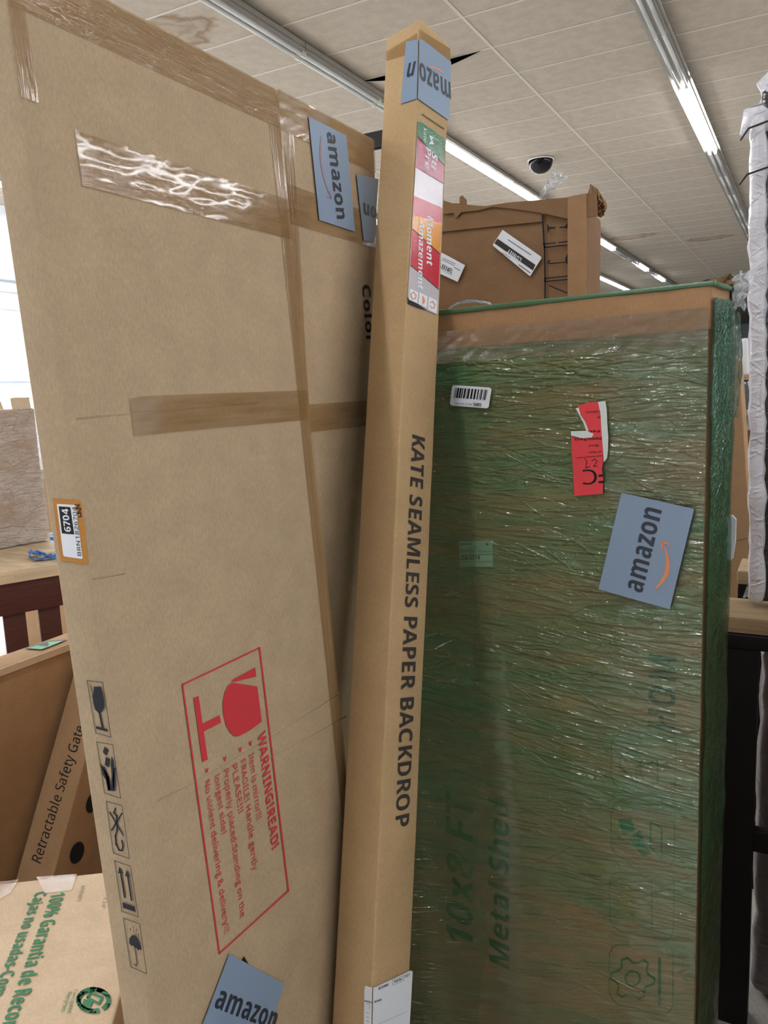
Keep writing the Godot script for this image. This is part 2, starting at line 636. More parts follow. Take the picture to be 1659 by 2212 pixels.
# ======================================================================= printed stickers
func swoosh(parent: Node3D, pl: Plane, start: Vector2, end: Vector2, m: Material, from := 0.06, to := 0.72):
	# the curved arrow under the letters
	var p0 := hit(pl, start.x, start.y)
	var d := hit(pl, end.x, end.y) - p0
	var L := d.length()
	var ex := d / L
	var ey := pl.normal.cross(ex).normalized()
	var st := st_new()
	st.set_smooth_group(-1)
	var n := 14
	var top := []
	var low := []
	for i in n + 1:
		var t := float(i) / n
		var x := L * lerpf(from, to, t)
		var sag := -0.085 - 0.10 * sin(PI * (0.12 + 0.8 * t))
		var w := L * (0.010 + 0.036 * sin(PI * clampf(t * 0.9 + 0.08, 0, 1)))
		top.append(p0 + ex * x + ey * (L * sag) + pl.normal * 0.0031)
		low.append(p0 + ex * x + ey * (L * sag - w) + pl.normal * 0.0031)
	for i in n:
		quad(st, low[i], low[i + 1], top[i + 1], top[i])
	var tip: Vector3 = p0 + ex * (L * (to + 0.05)) - ey * (L * 0.075) + pl.normal * 0.0031
	var k1: Vector3 = tip - ex * (L * 0.10) - ey * (L * 0.008)
	var k2: Vector3 = tip - ex * (L * 0.012) - ey * (L * 0.10)
	quad(st, k1, k1 - ey * (L * 0.022), tip - ex * (L * 0.012) - ey * (L * 0.022), tip)
	quad(st, tip - ex * (L * 0.026), k2 - ex * (L * 0.014), k2, tip)
	part(parent, "arrow_print", done(st), m)

func logo_sticker(parent: Node3D, pl: Plane, plate: PackedVector2Array, word: String, start: Vector2, end: Vector2, top: Vector2, label: String, sw: Material = null, from := 0.06, to := 0.72):
	var p := sheet(parent, "blue_sticker", pl, plate, M.slate, 0.0022, 0.0004, label)
	lettering(p, "lettering", word, pl, start, end, top, M.logo, bold, "x", 0.0031)
	if sw:
		swoosh(p, pl, start, end, sw, from, to)
	return p

func bars(parent: Node3D, pl: Plane, a: Vector2, b: Vector2, c: Vector2, d: Vector2, n: int, sd: int, m: Material):
	# a bar code between four corners (a-b along the top)
	var rng := RandomNumberGenerator.new()
	rng.seed = sd
	var shapes := []
	var x := 0.0
	while x < 1.0:
		var w: float = (0.4 + rng.randi() % 3 * 0.5) / n
		var x2 := minf(1.0, x + w)
		shapes.append([PackedVector2Array([a.lerp(b, x), a.lerp(b, x2), d.lerp(c, x2), d.lerp(c, x)])])
		x = x2 + (0.5 + rng.randi() % 3 * 0.35) / n
	printed(parent, "bar_code", pl, shapes, m, 0.0013)

# ======================================================================= mirror carton
func build_mirror_carton():
	var up := Vector3(-0.05705, 0.99837, 0)
	var nrm := Vector3(0.99837, 0.05705, 0)
	var face := Plane(nrm, nrm.dot(Vector3(-0.632, 1.97, 0)))
	var zl := -0.51
	var zr := -1.186
	var foot := Vector3(-0.632 + 0.05705 / 0.99837 * 1.97, 0.0, 0)  # where the face meets the floor
	var deep := 0.045
	var tall := 2.0
	var o := thing("mirror_carton", "wide flat tan carton with red glass warning print, leaning on its end", "carton", Vector3(foot.x - deep / 2, 0, (zl + zr) / 2))
	var base := foot + up * 0.003
	# wide section that leans, and the narrow section beyond the seam, which stands straighter
	var seam := -0.919
	part(o, "body", carton(base - nrm * deep + Vector3(0, 0, seam + 0.0014), nrm * deep, up * tall, Vector3(0, 0, zl - seam - 0.0014), 0.005, 0.05, 0.0008, 5), M.board_mirror)
	var xs := -0.634
	var edge := Plane(Vector3(1, 0, 0), xs)
	part(o, "end_section", carton(Vector3(xs - deep, 0.0, zr), Vector3(deep, 0, 0), Vector3(0, 2.002, 0), Vector3(0, 0, seam - zr - 0.0014), 0.005, 0.05, 0.0008, 7), M.board_mirror)
	# packing tape: along the top, down both sides of the seam, two bands across, the near edge
	var P := func(z: float, y: float) -> Vector3: return Vector3((foot.x + up.x / up.y * y) if z > seam else xs, y, z)
	var tapes := [
		[zl - 0.002, 1.948, seam + 0.002, 1.997, 2], [seam - 0.002, 1.948, zr + 0.002, 1.999, 0], [zl - 0.0, 1.87, zl - 0.018, 1.95, 0], [-0.892, 0.3, -0.917, 1.95, 0], [-0.921, 0.3, -0.952, 1.95, 2],
		[-0.566, 1.806, -0.917, 1.857, 1], [-0.921, 1.83, zr + 0.002, 1.882, 1], [-0.59, 1.565, -0.917, 1.605, 0], [-0.921, 1.545, zr + 0.002, 1.585, 0]]
	var wr := film_relief(512, 256, 900, 0.35, 0.5, 21, 60)
	var crumpled := film(Color(0.62, 0.47, 0.27), 0.5, wr, 0.10, 0.1)
	var smooth_tape := film(Color(0.62, 0.47, 0.27), 0.5, wr, 0.02, 0.14)
	var k := 0
	for t in tapes:
		var a: Vector3 = P.call(t[0], t[1]) + nrm * (0.0009 + 0.0003 * (k % 3))
		var X := Vector3(0, 0, t[2] - t[0])
		var Y: Vector3 = P.call(t[0], t[3]) - P.call(t[0], t[1])
		var nz := FastNoiseLite.new()
		nz.seed = 40 + k
		nz.frequency = 2.0
		var wob := 0.0006
		part(o, "tape_strip", patch(a, X, Y, 24, 10, func(u, v): return wob * nz.get_noise_2d(u * 6.0, v * 3.0)), crumpled if t[4] >= 1 else smooth_tape, "glossy brown packing tape")
		k += 1
	# glass warning, printed red
	var s := 2.596
	var Z := func(a: Array) -> PackedVector2Array: return zp(340, 1360, s, a)
	var w := [
		[Z.call([138, 308, 570, 102, 732, 1464, 345, 1815]), 3.4, true],
		[Z.call([200, 382, 228, 372, 280, 728, 250, 742])], [Z.call([247, 528, 345, 480, 355, 520, 256, 572])],
		[Z.call([415, 297, 557, 318, 583, 515, 520, 562, 455, 597, 432, 598, 405, 575, 382, 535, 366, 470, 364, 410, 374, 355, 390, 318])],
		[Z.call([409, 286, 545, 212, 552, 262, 425, 293])]]
	for q in [[517, 636], [460, 670], [373, 722], [273, 787]]:
		w.append([Z.call([q[0] - 12, q[1] - 10, q[0], q[1] - 3, q[0] + 12, q[1] - 16, q[0] + 5, q[1] + 18])])
	var warn := printed(o, "warning_print", face, w, M.ink_red)
	for L in [["WARNING!READ!", 560, 590, 640, 1240, 603, 565, bold], ["Item is mirror!!!", 510, 703, 555, 1070, 538, 688, plain_font], ["FRAGILE! Handle gently", 463, 738, 534, 1358, 491, 722, plain_font],
			["PLEASE!!!", 415, 765, 454, 1035, 444, 749, plain_font], ["Properly placed:Standing on the", 368, 792, 464, 1620, 397, 775, plain_font],
			["longest side!", 318, 824, 360, 1152, 346, 807, plain_font], ["No violent delivering & delivery!!!", 262, 855, 375, 1708, 291, 837, plain_font]]:
		var q: PackedVector2Array = Z.call([L[1], L[2], L[3], L[4], L[5], L[6]])
		lettering(warn, "lettering", L[0], face, q[0], q[1], q[2], M.ink_red, L[7])
	lettering(o, "lettering", "Color", edge, Vector2(781, 615), Vector2(791, 742), Vector2(799, 617), M.ink)
	# shipping stickers
	var q1 := zp(640, 220, 3.95, [93, 128, 415, 290, 490, 1110, 185, 1010, 243, 258, 333, 1000, 314, 274])
	logo_sticker(o, edge, q1.slice(0, 4), "amazon", q1[4], q1[5], q1[6], "slate blue sticker near the top edge", M.swoosh_faint)
	var q2 := zp(640, 220, 3.95, [502, 617, 690, 662, 672, 900, 655, 1200, 565, 1185, 668, 905, 560, 860, 660, 995])
	logo_sticker(o, edge, q2.slice(0, 5), "on", q2[5], q2[6], q2[7], "slate blue sticker turned upside down")
	var q3: PackedVector2Array = Z.call([395, 1815, 705, 1985, 560, 2330, 135, 2390, 305, 2115, 640, 2243, 345, 2015])
	logo_sticker(o, face, rect_px(face, q3[0], q3[1], 0.102), "amazon", q3[4], q3[5], q3[6], "slate blue sticker low on the face", M.swoosh)
	printed(o, "sticker_corner", face, [[Z.call([482, 1830, 508, 1874, 470, 1852])]], M.black_print)
	# score lines where the board has bent
	for c in [[165, 905, 300, 891, 560, 868], [340, 1730, 421, 1687, 583, 1591, 735, 1497], [200, 1250, 270, 1238], [575, 1640, 650, 1600, 748, 1548]]:
		var line := []
		for i in range(0, c.size(), 2):
			line.append(hit(face, c[i], c[i + 1]) - nrm * 0.0006)
		part(o, "score_line", tube(line, 0.0013, 6), M.board_mirror)
	# narrow near side: sticker and handling symbols
	var side := Plane(Vector3(0, 0, 1), zl + 0.0004)
	var tp := sheet(o, "orange_tape_patch", side, zp(0, 1040, 6.381, [730, 240, 1115, 262, 1160, 520, 1225, 1140, 845, 1090]), M.ochre, 0.0004, 0.0004, "orange tape patch under a white number sticker")
	var lab := sheet(tp, "number_sticker", side, zp(0, 1040, 6.381, [797, 318, 808, 308, 1040, 322, 1056, 334, 1152, 1050, 1142, 1066, 900, 1030, 886, 1014]), M.white_paper, 0.0009, 0.0003)
	printed(lab, "black_field", side, [[zp(0, 1040, 6.381, [825, 340, 985, 352, 1038, 728, 870, 712])]], M.black_print, 0.0014)
	var n1 := zp(0, 1040, 6.381, [1000, 690, 957, 372, 912, 700])
	lettering(lab, "lettering", "6704", side, n1[0], n1[1], n1[2], M.white_paper, bold, "H", 0.0017)
	n1 = zp(0, 1040, 6.381, [1138, 1022, 1062, 345, 1088, 1026])
	lettering(lab, "lettering", "BRN1826704", side, n1[0], n1[1], n1[2], M.black_print, plain_font, "H", 0.0015)
	printed(lab, "pen_mark", side, [[zp(0, 1040, 6.381, [1050, 322, 1108, 318, 1065, 378, 1120, 368, 1128, 375, 1085, 440]), 1.9], [zp(0, 1040, 6.381, [1085, 440, 1125, 430, 1132, 480, 1100, 486]), 1.9]], M.black_print, 0.0016)
	var h := 3.936
	var Y7 := func(a: Array) -> PackedVector2Array: return zp(0, 1650, h, a)
	var Y6 := func(a: Array) -> PackedVector2Array: return zp(0, 1040, 3.353, a)
	printed(o, "glass_symbol", side, [[Y6.call([633, 1440, 748, 1455, 808, 1850, 697, 1820]), 1.2, true], [Y6.call([685, 1485, 735, 1484, 757, 1590, 757, 1640, 740, 1668, 715, 1672, 692, 1650, 678, 1600, 676, 1560])], [Y6.call([660, 1476, 672, 1520, 676, 1570]), 1.6], [Y6.call([716, 1668, 728, 1668, 752, 1780, 740, 1784])], [Y6.call([698, 1770, 780, 1792, 788, 1812, 702, 1790])]], M.ink_blue, 0.0007)
	printed(o, "hands_symbol", side, [[pxl([209.7, 1602.2, 244.6, 1608, 261.7, 1723.7, 226.9, 1712.2]), 1.2, true],
		[Y6.call([762, 1918, 790, 1945, 772, 1985, 748, 1958])], [Y6.call([770, 1992, 800, 2010, 792, 2070, 762, 2052])], [Y6.call([730, 2040, 750, 2070, 775, 2110, 800, 2160, 806, 2240, 784, 2236, 770, 2160, 745, 2120])], [Y6.call([812, 1985, 826, 2020, 832, 2100, 828, 2240, 808, 2240, 812, 2120, 806, 2050])],
		[Y7.call([872, 20, 905, 105, 925, 215, 945, 222, 930, 110, 890, 20])], [Y7.call([972, 30, 962, 120, 968, 228, 985, 230, 985, 120, 990, 30])]], M.ink_blue, 0.0007)
	printed(o, "hook_symbol", side, [[Y7.call([905, 315, 1042, 352, 1105, 803, 968, 755]), 1.2, true], [Y7.call([935, 408, 1052, 605]), 2.6], [Y7.call([1040, 420, 955, 560]), 3.4], [Y7.call([985, 375, 972, 412, 995, 440, 1000, 560, 985, 610, 990, 680, 1015, 730, 1040, 735, 1050, 700, 1040, 650]), 3.0]], M.ink_blue, 0.0007)
	printed(o, "arrows_symbol", side, [[Y7.call([977, 820, 1115, 868, 1180, 1297, 1040, 1250]), 1.2, true], [Y7.call([1018, 870, 1052, 932, 1038, 928, 1072, 1140, 1058, 1136, 1024, 928, 1008, 928])], [Y7.call([1080, 895, 1112, 960, 1098, 956, 1130, 1166, 1116, 1160, 1084, 952, 1068, 952])], [Y7.call([1045, 1175, 1148, 1212, 1160, 1258, 1052, 1222])]], M.ink_blue, 0.0007)
	printed(o, "umbrella_symbol", side, [[Y7.call([1052, 1308, 1192, 1358, 1252, 1782, 1115, 1722]), 1.2, true], [Y7.call([1102, 1520, 1105, 1480, 1125, 1455, 1150, 1455, 1180, 1490, 1205, 1550, 1208, 1585, 1190, 1572, 1178, 1582, 1165, 1560, 1150, 1562, 1138, 1540, 1122, 1545])], [Y7.call([1150, 1560, 1170, 1690, 1162, 1715, 1145, 1700]), 1.6],
		[Y7.call([1112, 1395, 1114, 1412]), 1.2], [Y7.call([1138, 1378, 1140, 1395]), 1.2], [Y7.call([1164, 1400, 1166, 1420]), 1.2], [Y7.call([1140, 1410, 1142, 1425]), 1.2], [Y7.call([1160, 1435, 1162, 1452]), 1.2], [Y7.call([1182, 1445, 1184, 1462]), 1.2]], M.ink_blue, 0.0007)

func project(p: Vector3) -> Vector2:
	var d := p - EYE
	var z := d.dot(AHEAD)
	return Vector2(829.5 + FOCAL * d.dot(RIGHT) / z, 1106.0 + FOCAL * d.dot(DOWN) / z)

func rect_px(pl: Plane, a: Vector2, b: Vector2, h: float) -> PackedVector2Array:
	# a true rectangle on a plane hanging h below the edge a-b
	var A := hit(pl, a.x, a.y)
	var B := hit(pl, b.x, b.y)
	var dn := (B - A).normalized().cross(pl.normal).normalized() * h
	return PackedVector2Array([a, b, project(B + dn), project(A + dn)])

func film(c: Color, alpha: float, relief: Texture2D, scale: float, rough := 0.12) -> StandardMaterial3D:
	# creased plastic: a hazy, partly see-through sheet with a glossy coat; haze varies where layers overlap
	var n := FastNoiseLite.new()
	n.seed = 31
	n.frequency = 0.03
	var im := Image.create(64, 64, false, Image.FORMAT_RGBA8)
	for y in 64:
		for x in 64:
			im.set_pixel(x, y, Color(c.r, c.g, c.b, clampf(alpha * (1.0 + 0.5 * n.get_noise_2d(x, y * 2.0)), 0.05, 1.0)))
	var m := StandardMaterial3D.new()
	m.albedo_texture = ImageTexture.create_from_image(im)
	m.transparency = BaseMaterial3D.TRANSPARENCY_ALPHA
	m.roughness = rough
	m.metallic_specular = 0.9
	m.clearcoat_enabled = true
	m.clearcoat = 1.0
	m.clearcoat_roughness = rough * 0.7
	m.heightmap_enabled = true
	m.heightmap_texture = relief
	m.heightmap_scale = scale
	return m

func film_relief(w: int, h: int, count: int, amp: float, tilt: float, sd: int, longest: int, lean := 0.0) -> ImageTexture:
	# creases of stretched plastic: many thin ridges of differing length along u
	var rng := RandomNumberGenerator.new()
	rng.seed = sd
	var n := FastNoiseLite.new()
	n.seed = sd
	n.frequency = 0.01
	var d := PackedFloat32Array()
	d.resize(w * h)
	for y in h:
		for x in w:
			d[y * w + x] = 0.5 + 0.2 * n.get_noise_2d(x * 0.5, y * 2.0)
	for k in count:
		var x0 := rng.randf() * w
		var y0 := pow(rng.randf(), 1.3 if lean != 0.0 else 1.0) * h
		var len := 6.0 + pow(rng.randf(), 2.2) * longest
		var ang := tilt * (rng.randf() - 0.5) * (1.0 if rng.randf() < 0.88 else 4.0) - lean * clampf((y0 / h - 0.38) * 4.0, 0.0, 1.0)
		var a := amp * (rng.randf() - 0.35)
		var wd := 0.8 + rng.randf() * 1.8
		var reach := int(ceil(wd * 2.0))
		for t in range(0, int(len)):
			var px := int(x0 + t * cos(ang))
			var cy := y0 + t * sin(ang)
			var fade := sin(PI * (t + 0.5) / len)
			for dy in range(-reach, reach + 1):
				var py := int(cy) + dy
				if px >= 0 and px < w and py >= 0 and py < h:
					var e := (py - cy) / wd
					d[py * w + px] += a * fade * exp(-e * e)
	return ImageTexture.create_from_image(Image.create_from_data(w, h, false, Image.FORMAT_RF, d.to_byte_array()))

# ======================================================================= backdrop carton
func gloss(c: Color) -> StandardMaterial3D:
	var m := mat(c, 0.13, 0.7)
	m.heightmap_enabled = true
	m.heightmap_texture = M.flute
	m.uv1_triplanar = true
	m.uv1_scale = Vector3(7, 7, 7)
	m.heightmap_scale = 0.05
	return m

func build_backdrop_carton():
	var B := Vector3(-0.44234, 0, -0.55802)
	var a := Vector3(-0.04965854, 0.95684938, -0.28630979)
	var e1 := Vector3(0.2281723, -0.26821398, -0.935948)
	var e2 := Vector3(-0.97235355, -0.11180578, -0.20500741)
	var s1 := 0.081
	var s2 := 0.0702
	var t0 := 0.0312
	var t1 := 2.268
	var o := thing("backdrop_carton", "long narrow square carton lettered for a paper backdrop, leaning upright between two cartons", "carton", B + a * t0 + (e1 * s1 + e2 * s2) * 0.5 - Vector3(0, (B + a * t0 + (e1 * s1 + e2 * s2) * 0.5).y, 0))
	part(o, "body", carton(B + a * t0 + e2 * s2, e1 * s1, a * (t1 - t0), -e2 * s2, 0.0035, 0.03, 0.0009, 12, 5.0), M.board_backdrop)
	var front := Plane(-e2, (-e2).dot(B))
	var left := Plane(-e1, (-e1).dot(B))
	# end tape
	sheet(o, "end_tape", front, pxl([904, 62, 972, 106, 973, 134, 904, 98]), M.tan_tape, 0.0007, 0.0002)
	sheet(o, "end_tape", left, pxl([834, 112, 902, 72, 902, 112, 834, 132]), M.tan_tape, 0.0007, 0.0002)
	# blue sticker folded round the corner, upside down
	var K := func(v: Array) -> PackedVector2Array: return zp(780, 30, 7.541, v)
	var fp := sheet(o, "blue_sticker", front, K.call([945, 415, 1000, 430, 1455, 790, 1425, 1745, 915, 1385]), M.slate, 0.001, 0.0004, "slate blue sticker folded round the corner")
	var q: PackedVector2Array = K.call([1440, 1125, 930, 775, 1440, 1395])
	lettering(fp, "lettering", "mazo", front, q[0], q[1], q[2], M.logo, bold, "x", 0.0017)
	printed(fp, "arrow_print", front, [[K.call([1110, 850, 1170, 870, 1250, 895, 1330, 950, 1330, 975, 1250, 920, 1170, 890, 1115, 885])]], M.swoosh, 0.0017)
	var lp := sheet(o, "blue_sticker", left, K.call([740, 462, 940, 420, 912, 1385, 655, 1475]), M.slate, 0.001, 0.0004)
	q = K.call([905, 775, 790, 812, 905, 1003])
	lettering(lp, "lettering", "n", left, q[0], q[1], q[2], M.logo, bold, "x", 0.0017)
	# perforation marks
	var dash := []
	for i in 14:
		var t := i / 14.0
		dash.append([pxl([911.5 + 48 * t, 247 + 32.5 * t, 913.5 + 48 * t, 248.4 + 32.5 * t]), 1.6])
	printed(o, "perforation_print", front, dash, M.ink_soft)
	# product label in diagonal colour bands; the pale one is painted glare
	var Q := func(v: Array) -> PackedVector2Array: return zp(780, 200, 3.95, v)
	var plate := sheet(o, "product_label", front, Q.call([482, 245, 500, 245, 702, 385, 712, 405, 650, 1880, 636, 1895, 545, 1855, 392, 1790]), gloss(srgb(196, 190, 196)), 0.0007, 0.0004, "glossy label in green, pink, orange and red bands")
	var bands := [
		[[482, 247, 500, 247, 702, 387, 711, 405, 703, 622, 477, 378], srgb(28, 112, 68)], [[477, 378, 703, 622, 693, 778, 463, 640], srgb(170, 44, 92)], [[463, 640, 693, 778, 683, 985, 446, 880], srgb(214, 206, 214)],  # last of these: silvery glare set down as a pale colour
		[[446, 880, 683, 985, 680, 1120, 440, 1040], srgb(196, 60, 92)], [[440, 1040, 680, 1120, 668, 1378, 432, 1165], srgb(226, 150, 44)], [[432, 1165, 668, 1378, 655, 1680, 416, 1475], srgb(204, 44, 62)]]
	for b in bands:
		sheet(plate, "colour_and_glare_band", front, Q.call(b[0]), gloss(b[1]), 0.0012, 0.0001)
	printed(plate, "band_edge", front, [[Q.call([477, 378, 703, 622]), 1.5], [Q.call([432, 1165, 668, 1378]), 1.5], [Q.call([416, 1475, 655, 1680]), 1.5], [Q.call([463, 640, 693, 778]), 1.2]], M.black_print, 0.0014)
	for L in [["Moment", 553, 1048, 553, 1462, 606, 1048], ["Amazement", 488, 1085, 478, 1668, 535, 1085], ["Str", 598, 505, 590, 660, 648, 520], ["Pre", 543, 460, 536, 640, 592, 470], ["kate", 528, 300, 528, 418, 555, 305]]:
		q = Q.call([L[1], L[2], L[3], L[4], L[5], L[6]])
		lettering(plate, "lettering", L[0], front, q[0], q[1], q[2], M.white_paper, bold if L[0] != "kate" else plain_font, "H", 0.0016)
	printed(plate, "triangle_mark", front, [[Q.call([575, 365, 612, 385, 590, 415])], [Q.call([570, 440, 600, 410, 615, 445])]], M.white_paper, 0.0016)
	sheet(plate, "torn_edge", front, Q.call([391, 1740, 400, 1765, 470, 1800, 555, 1858, 480, 1838, 393, 1800]), M.black_print, 0.0013, 0.0002)
	for r in [[412, 1675, 480, 1705, 470, 1800, 402, 1768], [490, 1705, 560, 1740, 553, 1840, 482, 1805], [570, 1742, 643, 1778, 636, 1890, 562, 1850]]:
		var ic := sheet(plate, "icon_square", front, Q.call(r), M.white_paper, 0.0014, 0.0002)
		var cx: float = (r[0] + r[2] + r[4] + r[6]) / 4.0
		var cy: float = (r[1] + r[3] + r[5] + r[7]) / 4.0
		var shp := [Q.call([cx - 6, cy - 42, cx + 14, cy - 10, cx + 16, cy + 20, cx - 6, cy + 42])] if r[0] == 490 else [Q.call([cx - 20, cy - 20, cx, cy - 32, cx + 20, cy - 5, cx + 14, cy + 24, cx - 8, cy + 26, cx - 22, cy + 6]), 2.0, r[0] == 412]
		printed(ic, "icon_print", front, [shp], M.swoosh, 0.0019)
	# big lettering down the front
	lettering(o, "lettering", "KATE SEAMLESS PAPER BACKDROP", front, Vector2(890.0, 938), Vector2(852.6, 1790), Vector2(917.5, 941), M.ink_soft)
	# return label at the foot, folded round the corner
	var R := func(v: Array) -> PackedVector2Array: return zp(700, 1992, 7.541, v)
	var rf := sheet(o, "return_label", front, R.call([792, 1062, 850, 1042, 1400, 782, 1432, 800, 1420, 1000, 1405, 1300, 1380, 1700, 1372, 1900, 770, 1900]), M.white_paper, 0.0009, 0.0005, "white return label folded round the corner")
	for L in [["RETURNS", 872, 1100, 1030, 1030, 866, 1060], ["RETURN", 803, 1310, 918, 1270, 800, 1280], ["10.8 lbs", 1120, 988, 1248, 935, 1117, 950], ["1 OF 1", 1295, 905, 1375, 873, 1292, 868]]:
		q = R.call([L[1], L[2], L[3], L[4], L[5], L[6]])
		lettering(rf, "lettering", L[0], front, q[0], q[1], q[2], M.ink_blue, bold, "H", 0.0017)
	printed(rf, "ruled_line", front, [[R.call([1100, 935, 1282, 862, 1278, 945, 1105, 1022]), 0.6, true], [R.call([1284, 862, 1380, 825]), 0.6], [R.call([880, 1650, 1330, 1450]), 0.5]], M.ink_grey, 0.0017)
	var rl := sheet(o, "return_label", left, R.call([680, 1030, 792, 1062, 775, 1900, 655, 1900, 668, 1100]), M.white_paper, 0.0009, 0.0005)
	q = R.call([672, 1285, 788, 1318, 672, 1258])
	lettering(rl, "lettering", "AMAZON", left, q[0], q[1], q[2], M.ink_blue, bold, "H", 0.0017)
	printed(rl, "ruled_line", left, [[R.call([700, 1320, 760, 1335, 750, 1400]), 0.7], [R.call([705, 1465, 740, 1475]), 1.0], [R.call([705, 1535, 740, 1545]), 1.0], [R.call([705, 1600, 740, 1610]), 1.0]], M.ink_grey, 0.0017)

# ======================================================================= shed carton under green film
func build_shed_carton():
	var th := deg_to_rad(8.0)
	var t := Vector3(cos(th), 0, sin(th))
	var n := Vector3(-sin(th), 0, cos(th))
	var P := Vector3(-0.5, 1.7, -1.19)
	var face := Plane(n, n.dot(P))
	var xr := (-0.121 - P.x) / cos(th)
	var xl := (-0.705 - P.x) / cos(th)
	var O := P + t * xl
	O.y = 0.0
	var wide := xr - xl
	var tall := 1.722
	var deep := 0.118
	var Y := Vector3.UP
	var o := thing("shed_carton", "tall carton wrapped in green stretch film with a red torn tag", "carton", O + t * (wide / 2) - n * (deep / 2))
	part(o, "body", carton(O - n * deep, t * wide, Y * (tall - 0.003), n * (deep - 0.004), 0.006, 0.06, 0.001, 22), M.board_shed)
	# lid that overlaps the top, a little proud
	var lid_h := 0.062
	part(o, "lid", carton(O - n * (deep + 0.002) - t * 0.003 + Y * (tall - lid_h), t * (wide + 0.006), Y * lid_h, n * (deep + 0.004), 0.005, 0.03, 0.003, 23, 9.0), M.board_shed)
	# printing on the board, seen through the film
	var pr := Plane(n, face.d - 0.004)
	var Z := func(v: Array) -> PackedVector2Array: return zp(880, 1350, 2.13, v)
	var q: PackedVector2Array
	for L in [["10x8 FT", 302, 1500, 302, 800, 182, 1498, M.ink_shed, bold], ["Metal Shed", 468, 1585, 468, 818, 378, 1583, M.ink_shed, bold], ["HOM", 1232, 490, 1238, 150, 1108, 490, M.ink_navy, bold]]:
		q = Z.call([L[1], L[2], L[3], L[4], L[5], L[6]])
		lettering(o, "lettering", L[0], pr, q[0], q[1], q[2], L[7], L[8])
	for r in [[940, 500, 1235, 800, 1], [938, 820, 1232, 1115, 2], [932, 1135, 1228, 1450, 3], [930, 1470, 1225, 1790, 4]]:
		var x0: float = r[0]
		var y0: float = r[1]
		var x1: float = r[2]
		var y1: float = r[3]
		var c := 42.0
		var fr := [[Z.call([x0 + c, y0, x1 - c, y0 + 8, x1 - 8, y0 + 20, x1, y0 + c, x1 - 4, y1 - c, x1 - 20, y1 - 8, x1 - c, y1, x0 + c, y1 - 42, x0 + 14, y1 - 70, x0, y1 - 100, x0, y0 + c, x0 + 14, y0 + 12]), 1.6, true]]
		var ic := printed(o, "icon_frame_print", pr, fr, M.ink_shed)
		var mx := (x0 + x1) / 2 - 25
		var my := (y0 + y1) / 2 - 5
		var art := []
		if r[4] == 1:
			art = [[Z.call([mx - 80, my - 40, mx - 40, my - 60, mx + 10, my - 40, mx + 10, my + 50, mx - 50, my + 40, mx - 85, my]), 5.0, true], [Z.call([mx - 10, my + 10, mx + 90, my - 20, mx + 90, my + 80, mx - 5, my + 70]), 4.0, true]]
		elif r[4] == 2:
			art = [[Z.call([mx - 90, my - 70, mx - 30, my - 75, mx - 10, my - 20, mx - 70, my])], [Z.call([mx - 40, my + 20, mx + 10, my - 20, mx + 60, my + 90, mx + 20, my + 100])], [Z.call([mx + 60, my - 60, mx + 110, my - 30, mx + 110, my + 110, mx + 60, my + 60]), 3.0, true]]
		elif r[4] == 3:
			art = [[Z.call([mx - 20, my + 40, mx - 10, my + 50]), 3.0], [Z.call([mx + 70, my - 110, mx + 70, my + 110]), 3.0], [Z.call([mx + 10, my, mx + 110, my]), 3.0]]
		else:
			var gear := PackedVector2Array()
			for k in 24:
				var rr: float = 100.0 if (k / 2) % 2 == 0 else 74.0
				gear.append(Z.call([mx - 15 + rr * cos(TAU * k / 24.0), my + rr * 0.98 * sin(TAU * k / 24.0)])[0])
			var hub := PackedVector2Array()
			for k in 12:
				hub.append(Z.call([mx - 15 + 34 * cos(TAU * k / 12.0), my + 34 * sin(TAU * k / 12.0)])[0])
			art = [[gear, 4.0, true], [hub, 4.0, true], [Z.call([mx + 108, my - 90, mx + 108, my + 120]), 6.0]]
		printed(ic, "icon_print", pr, art, M.ink_shed)
	var mint := sheet(o, "packing_sticker", pr, pxl([992, 1169, 1064, 1168, 1066, 1224, 993, 1225]), M.mint_paper, 0.0004, 0.0003, "pale sticker under the green film")
	for L in [["S", 1050, 1178, 1056, 1178, 1050, 1172], ["258-5514", 996, 1209, 1038, 1208, 996, 1200], ["RECEIVED", 994, 1177, 1020, 1177, 994, 1173]]:
		lettering(mint, "lettering", L[0], pr, Vector2(L[1], L[2]), Vector2(L[3], L[4]), Vector2(L[5], L[6]), M.ink_shed, bold, "H", 0.0012)
	printed(mint, "ruled_line", pr, [[pxl([993, 1190, 1065, 1190]), 0.7], [pxl([993, 1199, 1065, 1198]), 0.7], [pxl([993, 1214, 1065, 1213]), 0.7]], M.ink_shed, 0.0012)
	# the film: a green layer of varying thickness and a glossy creased outer layer, front and right side
	var top := tall - lid_h + 0.002
	var relief := film_relief(1024, 2048, 13000, 0.34, 0.22, 77, 260, 0.26)
	var density := film_density(256, 512)
	var tint := StandardMaterial3D.new()
	tint.albedo_texture = density
	tint.transparency = BaseMaterial3D.TRANSPARENCY_ALPHA
	tint.roughness = 0.09
	tint.metallic_specular = 1.0
	tint.clearcoat_enabled = true
	tint.clearcoat = 1.0
	tint.clearcoat_roughness = 0.08
	tint.heightmap_enabled = true
	tint.heightmap_texture = relief
	tint.heightmap_scale = 1.3
	var clear := StandardMaterial3D.new()
	clear.albedo_color = Color(0.40, 0.62, 0.46, 0.06)
	clear.transparency = BaseMaterial3D.TRANSPARENCY_ALPHA
	clear.roughness = 0.07
	clear.metallic_specular = 0.7
	clear.heightmap_enabled = true
	clear.heightmap_texture = relief
	clear.heightmap_scale = 1.2
	var shaded_film := StandardMaterial3D.new()  # darker film for the side, its shade put into the colour
	shaded_film.albedo_color = Color(0.14, 0.40, 0.27, 0.62)
	shaded_film.transparency = BaseMaterial3D.TRANSPARENCY_ALPHA
